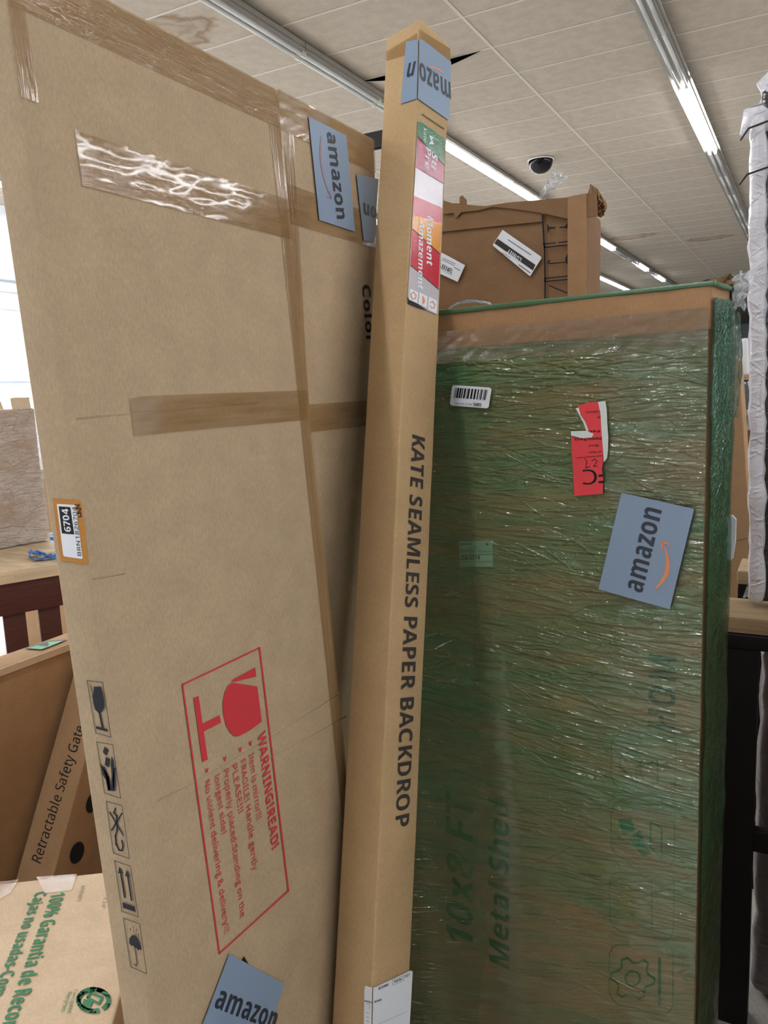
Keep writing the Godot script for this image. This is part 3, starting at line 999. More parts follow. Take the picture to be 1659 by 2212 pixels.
	shaded_film.roughness = 0.15
	shaded_film.metallic_specular = 0.6
	shaded_film.heightmap_enabled = true
	shaded_film.heightmap_texture = relief
	shaded_film.heightmap_scale = 0.5
	M.film_clear = clear
	M.film_tint = tint
	var nz := FastNoiseLite.new()
	nz.seed = 5
	nz.frequency = 1.0
	var wave := func(u, v): return 0.0012 * nz.get_noise_2d(u * 5.0, v * 60.0) + 0.0008 * nz.get_noise_2d(u * 20.0 + 9.0, v * 8.0)
	part(o, "stretch_film", patch(O + n * 0.0015 + Y * 0.01, t * wide, Y * (top - 0.01), 40, 160, wave), tint, "green stretch film")
	var rs := O + t * (wide + 0.003) + n * 0.004
	part(o, "stretch_film", patch(rs + Y * 0.01, -n * (deep + 0.008), Y * (top + 0.03), 16, 120, func(u, v): return 0.0015 + 0.003 * sin(PI * u) + 0.003 * nz.get_noise_2d(u * 3.0, v * 12.0)), shaded_film, "green stretch film round the side")
	part(o, "stretch_film", patch(rs + Y * 0.01 + t * 0.002, -n * (deep + 0.008), Y * (top + 0.03), 16, 120, func(u, v): return 0.002 + 0.004 * sin(PI * u) + 0.003 * nz.get_noise_2d(u * 3.0, v * 12.0)), shaded_film)
	# loose flap of film bulging off the back edge of the side
	var fl := hit(Plane(t, t.dot(rs)), 1568, 905) + t * 0.006
	part(o, "film_flap", patch(fl, -n * 0.034 + t * 0.002, Y * 0.15, 8, 24, func(u, v): return 0.009 * sin(PI * u) * sin(PI * v) + 0.004 * nz.get_noise_2d(u * 9.0, v * 9.0)), shaded_film, "loose bulging flap of green film")
	# film folded over the lid's top edge
	part(o, "film_edge", carton(O + Y * (tall - 0.006) - n * (deep + 0.004), t * (wide + 0.008), Y * 0.008, n * (deep + 0.009), 0.003, 0.03, 0.002, 31, 12.0), mat(srgb(72, 108, 74), 0.3, 0.6))
	# clear tape over the lid
	part(o, "lid_tape", patch(O + n * 0.0045 + Y * (tall - lid_h - 0.02) + t * 0.02, t * (wide - 0.02), Y * 0.05, 40, 6, func(u, v): return 0.001 + 0.0022 * nz.get_noise_2d(u * 26.0, v * 5.0)), clear)
	# stickers on the outside of the film
	var out := Plane(n, face.d + 0.0052)
	var lp := sheet(o, "bar_code_sticker", out, pxl([980, 832, 1058, 837, 1062, 841, 1056, 879, 1052, 882, 976, 876, 972, 872, 977, 835]), M.white_paper, 0.0003, 0.0004, "white bar code sticker ending 5685")
	bars(lp, out, Vector2(985, 837.5), Vector2(1054, 842), Vector2(1050, 864), Vector2(981, 859), 26, 3, M.black_print)
	lettering(lp, "lettering", "5685", out, Vector2(1023, 877), Vector2(1040, 878), Vector2(1023.2, 870), M.black_print, bold, "H", 0.0012)
	lettering(lp, "lettering", "LPN PM SF586", out, Vector2(983, 874), Vector2(1020, 876), Vector2(983, 869.5), M.ink_grey, plain_font, "H", 0.0012)
	var T := func(v: Array) -> PackedVector2Array: return zp(1180, 840, 4.425, v)
	var red := sheet(o, "red_tag", out, T.call([300, 165, 400, 130, 500, 124, 525, 300, 540, 520, 545, 700, 535, 760, 545, 860, 542, 1000, 270, 1025, 240, 455, 300, 472, 360, 470, 440, 450, 400, 395, 370, 300, 330, 240]), M.red_paper, 0.0004, 0.0004, "torn red tag with upside-down print")
	sheet(red, "torn_paper_edge", out, T.call([497, 124, 567, 117, 580, 200, 585, 330, 595, 460, 592, 590, 583, 662, 552, 700, 543, 560, 530, 400, 522, 250]), M.torn_paper, 0.0006, 0.0004)
	sheet(red, "torn_paper_edge", out, T.call([238, 405, 330, 402, 392, 400, 455, 430, 435, 466, 340, 472, 240, 445]), M.torn_paper, 0.0006, 0.0004)
	sheet(red, "torn_paper_edge", out, T.call([284, 185, 312, 180, 330, 250, 372, 310, 405, 395, 388, 412, 360, 330, 322, 258]), M.torn_paper, 0.0006, 0.0004)
	for L in [["tation", 520, 206, 380, 216, 520, 228, plain_font], ["e", 520, 262, 492, 262, 520, 280, plain_font], ["Pac", 515, 392, 412, 398, 515, 415, bold], ["Items/Parts", 532, 460, 272, 472, 533, 488, bold], ["Box", 500, 530, 405, 534, 500, 552, plain_font], ["ed Num", 530, 592, 405, 600, 530, 612, plain_font], ["C", 482, 768, 342, 772, 484, 912, plain_font]]:
		q = T.call([L[1], L[2], L[3], L[4], L[5], L[6]])
		lettering(red, "lettering", L[0], out, q[0], q[1], q[2], M.black_print, L[7], "H" if L[0] != "e" else "x", 0.0012)
	printed(red, "pen_mark", out, [[T.call([295, 660, 540, 638]), 1.0], [T.call([372, 668, 392, 690, 380, 755, 420, 742]), 1.4], [T.call([440, 690, 465, 668, 488, 690, 470, 715, 455, 740, 490, 738]), 1.4], [T.call([512, 830, 540, 826]), 4.6], [T.call([512, 890, 540, 888]), 4.6]], M.black_print, 0.0012)
	var am: PackedVector2Array = T.call([725, 990, 1418, 1145, 1185, 2103, 505, 1912, 925, 1952, 1112, 1160, 775, 1917])
	logo_sticker(o, out, am.slice(0, 4), "amazon", am[4], am[5], am[6], "large slate blue sticker stuck askew", M.swoosh, 0.10, 0.62)
	# white strap looping up behind the lid, and a foam pad peeping out behind the side
	part(o, "strap_loop", ribbon(Plane(n, face.d - 0.10), pxl([968, 668, 985, 657, 1010, 651, 1030, 651, 1055, 655, 1072, 664]), [5, 6, 6, 6, 5, 4], 0.006, 2), M.white_paper, "white plastic strap looping up behind the lid")
	sheet(o, "foam_pad", Plane(n, face.d - 0.124), pxl([1560, 1120, 1583, 1112, 1591, 1121, 1590, 1170, 1584, 1205, 1568, 1222]), M.white_paper, 0.0, 0.004, "white foam pad behind the wrapped side")
	# torn corner: bent board and a crumpled scrap of clear film
	var cr := O + t * wide + Y * tall
	var scrap := StandardMaterial3D.new()
	scrap.albedo_color = Color(0.86, 0.88, 0.9, 0.5)
	scrap.transparency = BaseMaterial3D.TRANSPARENCY_ALPHA
	scrap.roughness = 0.2
	M.scrap = scrap
	part(o, "torn_board", crumple(cr + Vector3(-0.03, -0.012, -0.06), Vector3(0.05, 0.004, -0.045), Vector3(0.004, 0.022, 0.002), 0.012, 3, 8), M.board_raw)
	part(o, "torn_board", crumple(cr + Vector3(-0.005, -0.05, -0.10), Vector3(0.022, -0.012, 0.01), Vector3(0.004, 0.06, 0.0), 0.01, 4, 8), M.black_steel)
	part(o, "film_scrap", crumple(cr + Vector3(0.004, -0.04, -0.10), Vector3(0.03, 0.01, 0.01), Vector3(0.012, 0.055, 0.0), 0.012, 5, 12), scrap, "crumpled scrap of clear film on the torn corner")

func film_density(w: int, h: int) -> ImageTexture:
	# green of the film; where more layers lie over one another it is denser (alpha). Row 0 is the top.
	var im := Image.create(w, h, false, Image.FORMAT_RGBA8)
	var n := FastNoiseLite.new()
	n.seed = 8
	n.frequency = 0.006
	var f := FastNoiseLite.new()
	f.seed = 18
	f.frequency = 0.02
	for y in h:
		for x in w:
			var v := float(y) / h
			var u := float(x) / w
			var a := 0.60 + 0.16 * n.get_noise_2d(x * 0.6, y * 3.2 + x * 0.35) + 0.14 * f.get_noise_2d(x * 0.4, y * 5.0 + x * 1.1)
			if v < 0.035:
				a += 0.14
			var band := u + 0.05 * n.get_noise_2d(3.0, y * 2.0)
			if band < 0.38:
				a += 0.10
			if v > 0.28 and v < 0.42:
				a += 0.06
			if v > 0.56 + 0.06 * n.get_noise_2d(x * 2.0, 40.0):
				a -= 0.14
			var c := Color(0.45, 0.50, 0.33).lerp(Color(0.28, 0.50, 0.34), clampf(0.5 + f.get_noise_2d(x * 0.3, y * 3.0), 0, 1))
			im.set_pixel(x, y, Color(c.r, c.g, c.b, clampf(a, 0.3, 0.95)))
	return ImageTexture.create_from_image(im)

func crumple(o: Vector3, X: Vector3, Y: Vector3, amp: float, sd: int, n: int) -> ArrayMesh:
	var nz := FastNoiseLite.new()
	nz.seed = sd
	nz.frequency = 1.0
	var st := st_new()
	st.set_smooth_group(-1)
	var g := []
	for i in n + 1:
		var row := []
		for j in n + 1:
			var u := float(i) / n
			var v := float(j) / n
			var e := Vector3(nz.get_noise_3d(u * 4.0, v * 4.0, 0), nz.get_noise_3d(u * 4.0, v * 4.0, 7.0), nz.get_noise_3d(u * 4.0, v * 4.0, 14.0))
			row.append(o + X * u + Y * v + e * amp)
		g.append(row)
	for i in n:
		for j in n:
			quad(st, g[i][j], g[i + 1][j], g[i + 1][j + 1], g[i][j + 1])
	return done(st)

# ======================================================================= carton behind
func ribbon(pl: Plane, pts: PackedVector2Array, widths: Array, amp: float, sd: int) -> ArrayMesh:
	# a crumpled strip whose middle runs through the given points of a plane
	var nz := FastNoiseLite.new()
	nz.seed = sd
	nz.frequency = 1.0
	var st := st_new()
	st.set_smooth_group(-1)
	var rows := []
	var n := 6
	for i in range(0, (pts.size() - 1) * 4 + 1):
		var k := mini(i / 4, pts.size() - 2)
		var f := i / 4.0 - k
		var c := pts[k].lerp(pts[k + 1], f)
		var d := (pts[k + 1] - pts[k]).normalized()
		var w: float = lerpf(widths[k], widths[k + 1], f)
		var row := []
		for j in n + 1:
			var p := c + Vector2(-d.y, d.x) * w * (float(j) / n - 0.5)
			row.append(hit(pl, p.x, p.y) + pl.normal * amp * nz.get_noise_2d(i * 0.9, j * 1.3))
		rows.append(row)
	for i in rows.size() - 1:
		for j in n:
			quad(st, rows[i][j], rows[i + 1][j], rows[i + 1][j + 1], rows[i][j + 1])
	return done(st)

func build_back_carton():
	var zf := -2.0
	var xr := -0.5
	var xl := -1.05
	var deep := 0.18
	var o := thing("tall_carton", "tall brown carton with torn top flaps standing behind the green wrapped carton", "carton", Vector3((xl + xr) / 2, 0, zf - deep / 2))
	part(o, "body", carton(Vector3(xl, 0, zf - deep), Vector3(xr - xl, 0, 0), Vector3(0, 2.022, 0), Vector3(0, 0, deep), 0.012, 0.06, 0.004, 51), M.board_dark)
	var face := Plane(Vector3(0, 0, 1), zf + 0.004)
	var Z := func(v: Array) -> PackedVector2Array: return zp(940, 400, 4.366, v)
	# torn flaps along the top
	sheet(o, "top_flap", face, Z.call([-420, 330, -420, 130, -200, 170, 90, 155, 130, 172, 235, 175, 235, 115, 262, 100, 298, 140, 300, 185, 420, 200, 600, 205, 1010, 265, 1010, 345, 560, 390, 90, 440, -420, 470]), M.board_dark, 0.0, 0.004)
	sheet(o, "top_flap", face, Z.call([480, 205, 700, 170, 1000, 145, 1260, 122, 1530, 75, 1540, 300, 1265, 325, 1020, 268, 700, 225]), M.board_dark, 0.006, 0.004)
	sheet(o, "top_flap", face, Z.call([90, 150, 200, 185, 560, 210, 420, 245, 260, 262, 210, 320, 190, 270, 90, 280]), M.board_raw, 0.008, 0.003)
	sheet(o, "edge_tape", face, Z.call([1262, 120, 1330, 105, 1440, 85, 1440, 1300, 1262, 1300]), M.board_shed, 0.011, 0.001)
	part(o, "torn_board", ribbon(Plane(Vector3(0, 0, 1), zf - 0.03), Z.call([1420, 110, 1480, 130, 1560, 170, 1575, 230, 1545, 300]), [60, 50, 24, 22, 8], 0.02, 3), M.board_raw)
	part(o, "film_tail", ribbon(Plane(Vector3(0, 0, 1), zf - 0.05), pxl([1152, 446, 1168, 430, 1186, 405, 1202, 388, 1212, 372]), [3, 12, 20, 28, 36], 0.02, 9), M.scrap, "clear plastic tail sticking up from the torn top")
	# handling symbols
	printed(o, "symbol_print", face, [[Z.call([1020, 280, 1036, 560, 1040, 585, 1045, 885, 1045, 905, 1045, 1300]), 3.6], [Z.call([1030, 558, 1140, 548]), 2.6], [Z.call([1175, 545, 1262, 535]), 2.6], [Z.call([1040, 592, 1180, 576, 1262, 570]), 2.6], [Z.call([1045, 882, 1262, 860]), 2.6], [Z.call([1045, 912, 1262, 892]), 2.6],
		[Z.call([1062, 365, 1085, 400, 1145, 398, 1145, 412, 1088, 418, 1070, 465])], [Z.call([1180, 398, 1230, 392, 1262, 352, 1262, 415, 1225, 408, 1180, 412])],
		[Z.call([1090, 712, 1075, 725, 1080, 740, 1110, 742, 1235, 730]), 2.4], [Z.call([1235, 690, 1262, 640, 1262, 760, 1240, 735])], [Z.call([1088, 952, 1250, 1018]), 2.6]], M.ink, 0.0075)
	# two white labels
	var lab := sheet(o, "white_label", face, Z.call([645, 425, 1000, 672, 1012, 690, 905, 860, 890, 852, 555, 575, 555, 562]), M.white_paper, 0.007, 0.0004, "tilted white label with a black band")
	printed(lab, "black_band", face, [[Z.call([598, 508, 955, 755, 930, 808, 568, 552])]], M.ink_soft, 0.0079)
	var q: PackedVector2Array = Z.call([830, 695, 705, 605, 812, 738])
	lettering(lab, "lettering", "CONVEY", face, q[0], q[1], q[2], M.white_paper, bold, "H", 0.0083)
	printed(lab, "text_lines", face, [[Z.call([700, 520, 910, 660]), 2.0], [Z.call([640, 640, 720, 690]), 1.0], [Z.call([800, 755, 905, 830]), 2.2]], M.ink_grey, 0.0079)
	var lb2 := sheet(o, "white_label", face, Z.call([85, 645, 292, 758, 222, 915, -60, 785, -60, 600]), M.white_paper, 0.007, 0.0004, "small white label reading 5514FL")
	q = Z.call([48, 775, 165, 838, 62, 735])
	lettering(lb2, "lettering", "A58-5514FL", face, Z.call([0, 752])[0], q[1], Z.call([14, 712])[0], M.black_print, bold, "H", 0.0079)
	printed(lb2, "text_lines", face, [[Z.call([85, 690, 200, 745]), 1.2], [Z.call([80, 705, 190, 762]), 1.2], [Z.call([190, 778, 245, 808]), 1.6], [Z.call([75, 800, 170, 852]), 0.8]], M.ink_grey, 0.0079)

# ======================================================================= right: rack, wrapped panel and what stands behind
func build_right_rack():
	var wood := mat(srgb(196, 172, 134), 0.7, 0.35)
	wood.albedo_texture = wood_texture(4)
	wood.uv1_triplanar = true
	wood.uv1_scale = Vector3(1.2, 6.0, 6.0)
	M.pale_wood = wood
	var r := thing("steel_rack", "black steel rack carrying a pale wooden deck board", "rack", Vector3(0.35, 0, -2.0))
	for x in [-0.128, 0.85]:
		for z in [-1.952, -2.55]:
			part(r, "post", box(Vector3(x, 0.487, z), Vector3(0.088, 0.974, 0.06)), M.black_steel)
	for z in [-1.952, -2.55]:
		part(r, "beam", bevel_box(Vector3(0.361, 0.992, z), Vector3(1.066, 0, 0), Vector3(0, 0.036, 0), Vector3(0, 0, 0.064), 0.004), M.black_steel)
		part(r, "brace", bevel_box(Vector3(0.361, 0.50, z + 0.01), Vector3(1.066, 0, 0), Vector3(0, 0.055, 0), Vector3(0, 0, 0.03), 0.004), M.black_steel)
	for z in [-2.012, -2.49]:
		part(r, "deck_board", bevel_box(Vector3(0.368, 1.0305, z), Vector3(1.07, 0, 0), Vector3(0, 0.039, 0), Vector3(0, 0, 0.175), 0.003), wood)
	# tall dark panel, its edges in white foam and film
	var foam := mat(srgb(222, 222, 230), 0.28, 0.6)
	foam.heightmap_enabled = true
	foam.heightmap_texture = film_relief(256, 512, 1500, 0.5, 1.6, 91, 90)
	foam.uv1_triplanar = true
	foam.uv1_scale = Vector3(3, 1.4, 3)
	foam.heightmap_scale = 0.6
	M.foam = foam
	var dark := mat(srgb(58, 54, 54), 0.2, 0.6)
	dark.heightmap_enabled = true
	dark.heightmap_texture = foam.heightmap_texture
	dark.uv1_triplanar = true
	dark.uv1_scale = Vector3(3, 1.4, 3)
	dark.heightmap_scale = 0.35
	M.film_dark = dark
	var w := thing("wrapped_furniture", "tall dark panel edged in white foam and plastic, standing on the wooden deck board", "panel", Vector3(0.2, 1.05, -2.045))
	part(w, "panel_face", carton(Vector3(-0.118, 1.062, -2.08), Vector3(0.72, 0, 0), Vector3(0, 1.17, 0), Vector3(0, 0, 0.06), 0.02, 0.05, 0.004, 61, 8.0), dark)
	var lean := Vector3(-0.026, 1.10, 0)
	part(w, "foam_edge", carton(Vector3(-0.114, 1.062, -2.092), Vector3(0.036, 0, 0), lean, Vector3(0, 0, 0.088), 0.016, 0.022, 0.010, 62, 14.0), foam, "white foam edging")
	part(w, "foam_edge", tube([Vector3(-0.128, 2.13, -2.045), Vector3(-0.122, 2.175, -2.045), Vector3(-0.104, 2.215, -2.045), Vector3(-0.07, 2.245, -2.045), Vector3(0.0, 2.26, -2.045), Vector3(0.6, 2.26, -2.045)], 0.034, 12), foam)
	for y in [2.13, 2.035]:
		part(w, "cord", tube([Vector3(-0.158, y - 0.01, -2.03), Vector3(-0.14, y, -1.988), Vector3(-0.10, y + 0.008, -1.986), Vector3(0.1, y + 0.02, -1.988)], 0.0022, 6), M.ink_soft)
	var vp := Plane(Vector3(0, 0, 1), -2.06)
	part(w, "film_tail", ribbon(vp, pxl([1640, 1128, 1630, 1116, 1621, 1106]), [44, 22, 5], 0.02, 5), M.scrap)
	part(w, "film_tail", ribbon(vp, pxl([1640, 1200, 1628, 1195, 1618, 1188]), [30, 20, 8], 0.02, 6), M.scrap)
	part(w, "film_tail", ribbon(Plane(Vector3(0, 0, 1), -2.05), pxl([1638, 1255, 1626, 1272, 1606, 1291]), [10, 30, 4], 0.01, 7), M.scrap)
	# steel shelf and its cartons, added out of view on the right; they keep the gap below eye height dark
	var ls := thing("added_shade_shelf", "unseen black steel shelf with two cartons, added for shade beside the rack", "shelf", Vector3(0.43, 0, -1.38))
	for x in [0.08, 0.78]:
		for z in [-1.78, -0.98]:
			part(ls, "post", box(Vector3(x, 0.7, z), Vector3(0.04, 1.4, 0.04)), M.black_steel)
	for y in [0.12, 0.72]:
		part(ls, "shelf_board", box(Vector3(0.43, y, -1.38), Vector3(0.66, 0.03, 0.76)), M.black_steel)
	for c in [[0.12, 0.137, 0.56], [0.12, 0.737, 0.68]]:
		var sc := thing("added_shelf_carton", "added unseen brown carton on the " + ("lower" if c[1] < 0.5 else "upper") + " board of the black steel shelf", "carton", Vector3(0.42, c[1], -1.38))
		part(sc, "body", carton(Vector3(c[0], c[1], -1.74), Vector3(0.60, 0, 0), Vector3(0, c[2], 0), Vector3(0, 0, 0.72), 0.006, 0.1, 0.0005, 77), M.board_mid)
	# unseen cartons added behind the flat cartons; they keep the floor corner on the left dark
	for c in [[0.0, 0.98, 91], [0.981, 0.97, 92]]:
		var sc := thing("added_stacked_carton", "unseen brown carton added for shade behind the mirror carton, " + ("lower one" if c[0] == 0.0 else "upper one"), "carton", Vector3(-1.17, c[0], -1.58))
		part(sc, "body", carton(Vector3(-1.32, c[0], -1.94), Vector3(0.3, 0, 0), Vector3(0, c[1], 0), Vector3(0, 0, 0.7), 0.006, 0.1, 0.0005, c[2]), M.board_mid)
	# wrapped bundles under the deck
	var grey := mat(srgb(128, 126, 128), 0.3, 0.5)
	grey.heightmap_enabled = true
	grey.heightmap_texture = foam.heightmap_texture
	grey.uv1_triplanar = true
	grey.heightmap_scale = 0.6
	var g1 := thing("wrapped_bundle", "grey plastic wrapped bundle standing on the floor under the rack", "bundle", Vector3(0.33, 0, -2.28))
	part(g1, "body", carton(Vector3(-0.085, 0, -2.48), Vector3(0.86, 0, 0), Vector3(0, 0.95, 0), Vector3(0, 0, 0.44), 0.03, 0.05, 0.02, 71, 6.0), grey)
	# leaning cartons and a small shelf further back
	var pl := Plane(Vector3(0, 0, 1), -3.0)
	var a := hit(pl, 1597, 790)
	var b := hit(pl, 1632, 1300)
	var up := (a - b).normalized()
	var foot := b - up * (b.y / up.y)
	var side := Vector3(up.y, -up.x, 0)
	var c1 := thing("leaning_carton", "plain brown carton leaning behind the green wrapped carton", "carton", foot - side * 0.2 - Vector3(0, 0, 0.08))
	part(c1, "body", carton(foot - side * 0.42 + Vector3(0, 0.01, -0.16), side * 0.42, up * 1.66, Vector3(0, 0, 0.16), 0.006, 0.08, 0.003, 81), M.board_mid)
	printed(c1, "crease", Plane(Vector3(0, 0, 1), -3.0 + 0.002), [[pxl([1592, 1168, 1622, 1160]), 1.0]], M.ink_soft, 0.001)
	var pl2 := Plane(Vector3(0, 0, 1), -3.3)
	var a2 := hit(pl2, 1604, 957)
	var b2 := hit(pl2, 1637, 1160)
	var up2 := (a2 - b2).normalized()
	var f2 := b2 - up2 * (b2.y / up2.y)
	var sd2 := Vector3(up2.y, -up2.x, 0)
	var c2 := thing("framed_panel", "dark edged brown panel leaning beside the wooden wall shelf", "panel", f2 + sd2 * 0.2 - Vector3(0, 0, 0.03))
	part(c2, "board", carton(f2 + Vector3(0, 0.01, -0.05), sd2 * 0.42, up2 * 1.4, Vector3(0, 0, 0.04), 0.004, 0.2, 0.0, 82), M.board_dark)
	part(c2, "dark_edge", carton(f2 - sd2 * 0.05 + Vector3(0, 0.004, -0.055), sd2 * 0.05, up2 * 1.41, Vector3(0, 0, 0.05), 0.003, 0.3, 0.0, 83), M.black_steel)
	var p3 := Plane(Vector3(0, 0, 1), -3.7)
	var s1 := hit(p3, 1597, 816)
	var s2 := hit(p3, 1608, 891)
	var u := thing("wooden_shelf", "small pale wooden shelf unit with two boards behind the wrapped panel", "shelf", Vector3(s1.x + 0.3, 0, -3.8))
	for y in [s1.y, s2.y, 0.3]:
		part(u, "shelf_board", bevel_box(Vector3(s1.x + 0.31, y, -3.8), Vector3(0.64, 0, 0), Vector3(0, 0.022, 0), Vector3(0, 0, 0.2), 0.003), wood)
	for x in [s1.x + 0.16, s1.x + 0.6]:
		part(u, "upright", box(Vector3(x, s1.y / 2 - 0.006, -3.87), Vector3(0.03, s1.y - 0.012, 0.03)), M.black_steel)
	var glass := mat(srgb(120, 132, 150), 0.12, 0.6)
	glass.metallic = 0.4
	var j := thing("glass_jar", "tapered grey glass jar on the lower board of the wooden shelf", "jar", Vector3(s1.x + 0.024, s2.y + 0.011, -3.75))
	j.add_child(lathe_node("body", [[0.0, 0.0], [0.022, 0.0], [0.026, 0.01], [0.036, 0.06], [0.042, 0.10], [0.042, 0.12], [0.034, 0.128], [0.0, 0.128]], glass))
	var tb := thing("white_tube", "white rounded tube standing on the upper board of the wooden shelf", "tube", Vector3(s1.x + 0.016, s1.y + 0.011, -3.75))
	tb.add_child(lathe_node("body", [[0.0, 0.0], [0.02, 0.0], [0.022, 0.008], [0.022, 0.14], [0.018, 0.152], [0.0, 0.155]], M.white_paper))

func lathe_node(called: String, prof: Array, m: Material, n := 20) -> MeshInstance3D:
	var st := st_new()
	st.set_smooth_group(0)
	for i in prof.size() - 1:
		for k in n:
			var q := []
			for e in [[i, k], [i, k + 1], [i + 1, k + 1], [i + 1, k]]:
				var ang: float = TAU * e[1] / n
				q.append(Vector3(prof[e[0]][0] * cos(ang), prof[e[0]][1], prof[e[0]][0] * sin(ang)))
			quad(st, q[0], q[3], q[2], q[1])
	var o := MeshInstance3D.new()
	o.name = called
	o.mesh = done(st)
	o.material_override = m
	return o

func wood_texture(sd: int) -> ImageTexture:
	var n := FastNoiseLite.new()
	n.seed = sd
	n.frequency = 0.012
	return grey_texture(256, 256, func(x, y): return 0.86 + 0.12 * n.get_noise_2d(x * 0.35, y * 6.0) + 0.06 * n.get_noise_2d(x * 2.0, y * 22.0))

# ======================================================================= left corner
func build_left_corner():
	# table with a pale top and dark red-brown frame
	var d := Vector3(0.417, 0, -0.909)
	var n := Vector3(0.909, 0, 0.417)
	var F := Vector3(-2.809, 0, -1.956)
	var redwood := mat(srgb(92, 50, 42), 0.5, 0.4)
	redwood.albedo_texture = wood_texture(9)
	redwood.uv1_triplanar = true
	redwood.uv1_scale = Vector3(3, 3, 3)
	var top_wood := mat(srgb(242, 216, 178), 0.6, 0.4)
	top_wood.albedo_texture = wood_texture(14)
	top_wood.uv1_triplanar = true
	top_wood.uv1_scale = Vector3(2.5, 2.5, 1.0)
	var Y := Vector3.UP
	var tb := thing("wooden_table", "pale topped wooden table with a dark red-brown slatted frame", "table", F + d * 0.5 - n * 0.42)
	part(tb, "table_top", bevel_box(F + d * 0.45 - n * 0.425 + Y * 0.924, d * 2.3, Y * 0.052, -n * 0.85 * -1.0, 0.006), top_wood)
	for s in [0.03, 0.82]:
		part(tb, "apron", bevel_box(F + d * 0.45 - n * s + Y * 0.832, d * 2.1, Y * 0.128, n * 0.03, 0.003), redwood)
		part(tb, "rail", bevel_box(F + d * 0.45 - n * s + Y * 0.2, d * 2.1, Y * 0.08, n * 0.03, 0.003), redwood)
	for i in 15:
		part(tb, "slat", bevel_box(F + d * (-0.5 + 0.135 * i) - n * 0.04 + Y * 0.504, d * 0.085, Y * 0.53, n * 0.018, 0.003), redwood)
	for e in [-0.66, 1.56]:
		for s in [0.05, 0.80]:
			part(tb, "leg", bevel_box(F + d * e - n * s + Y * 0.449, d * 0.07, Y * 0.898, n * 0.07, 0.004), redwood)
	# film-wrapped carton on the table
	var wd := Vector3(0.185, 0, -0.983)
	var wn := Vector3(0.983, 0, 0.185)
	var W := Vector3(-3.225, 0.956, -2.521)
	var wrap := thing("wrapped_carton", "carton wrapped in clear creased film standing on the wooden table", "carton", W - wd * 0.3 - wn * 0.15)
	part(wrap, "body", carton(W - wd * 0.62 - wn * 0.27, wn * 0.27, Y * 0.63, -wd * -0.62, 0.008, 0.05, 0.004, 33), M.board_mid)
	var clear := film(Color(0.90, 0.88, 0.87), 0.45, film_relief(512, 512, 3000, 0.5, 0.7, 57, 140), 1.5, 0.09)
	var nz := FastNoiseLite.new()
	nz.seed = 4
	nz.frequency = 1.0
	part(wrap, "clear_film", patch(W - wd * 0.625 + wn * 0.006, wd * 0.63, Y * 0.635, 20, 30, func(u, v): return 0.004 + 0.008 * nz.get_noise_2d(u * 8.0, v * 10.0)), clear)
	part(wrap, "clear_film", patch(W + wd * 0.006 + wn * 0.006, -wn * 0.28, Y * 0.635, 12, 30, func(u, v): return 0.004 + 0.008 * nz.get_noise_2d(u * 8.0 + 20.0, v * 10.0)), clear)
	part(wrap, "flap", crumple(W - wd * 0.10 + Y * 0.628 - wn * 0.01, wd * 0.09, Y * 0.055 - wn * 0.01, 0.004, 2, 3), M.board_light)
	part(wrap, "flap", crumple(W - wd * 0.26 + Y * 0.628 - wn * 0.01, wd * 0.12, Y * 0.04 - wn * 0.02, 0.004, 6, 3), M.board_light)
	# plain carton behind it, and cartons beyond the table
	var bc := thing("tall_pale_carton", "plain pale carton standing on the table behind the film wrapped carton", "carton", Vector3(-3.62, 0.95, -2.35))
	part(bc, "body", carton(W - wn * 0.62 - wd * 0.52, wn * 0.30, Y * 0.84, wd * 0.42, 0.005, 0.1, 0.002, 36), M.board_light)
	var b2 := thing("open_carton", "open brown carton on the floor beyond the wooden table", "carton", Vector3(-4.3, 0, -3.75))
	part(b2, "body", carton(Vector3(-4.75, 0, -4.2), Vector3(0.9, 0, 0), Y * 1.12, Vector3(0, 0, 0.9), 0.006, 0.1, 0.003, 37), M.board_mid)
	part(b2, "flap", crumple(Vector3(-3.85, 1.115, -4.15), Vector3(0.16, -0.10, 0), Vector3(0, 0, 0.8), 0.01, 8, 4), M.board_light)
	part(b2, "flap", crumple(Vector3(-4.7, 1.115, -3.31), Vector3(0.8, 0, 0), Vector3(0, 0.10, 0.12), 0.01, 9, 4), M.board_light)
	# blue strap and folded paper on the table
	var tp := Plane(Vector3.UP, 0.952)
	var blue := mat(srgb(60, 120, 200), 0.35, 0.5)
	var st := thing("blue_strap", "crumpled blue plastic strap lying on the wooden table top", "strap", hit(tp, 95, 1203))
	part(st, "band", ribbon(Plane(Vector3.UP, 0.972), pxl([62, 1196, 78, 1191, 95, 1198, 112, 1203, 134, 1198]), [7, 9, 7, 5, 6], 0.02, 12), blue)
	part(st, "band", ribbon(Plane(Vector3.UP, 0.958), pxl([63, 1201, 72, 1209, 95, 1206, 125, 1201]), [5, 4, 3, 4], 0.006, 13), blue)
	var pp := thing("folded_paper", "white folded paper with blue stripes lying on the wooden table", "paper", hit(tp, 120, 1172))
	var paper_plane := Plane(Vector3(0.75, 0.5, 0.35).normalized(), Vector3(0.75, 0.5, 0.35).normalized().dot(hit(tp, 118, 1186) + Vector3(0, 0.03, 0)))
	sheet(pp, "sheet", paper_plane, pxl([105, 1152, 121, 1145, 150, 1143, 150, 1190, 108, 1170]), M.white_paper, 0.0, 0.001)
	printed(pp, "stripe", paper_plane, [[pxl([106, 1156, 150, 1156]), 1.0], [pxl([107, 1160, 150, 1164, 150, 1172, 108, 1167])]], blue, 0.002)
	# flat carton on edge with a green sticker on its narrow top
	var fc := thing("flat_carton", "flat brown carton standing on edge with a green sticker on top", "carton", Vector3(-1.956, 0, -1.7))
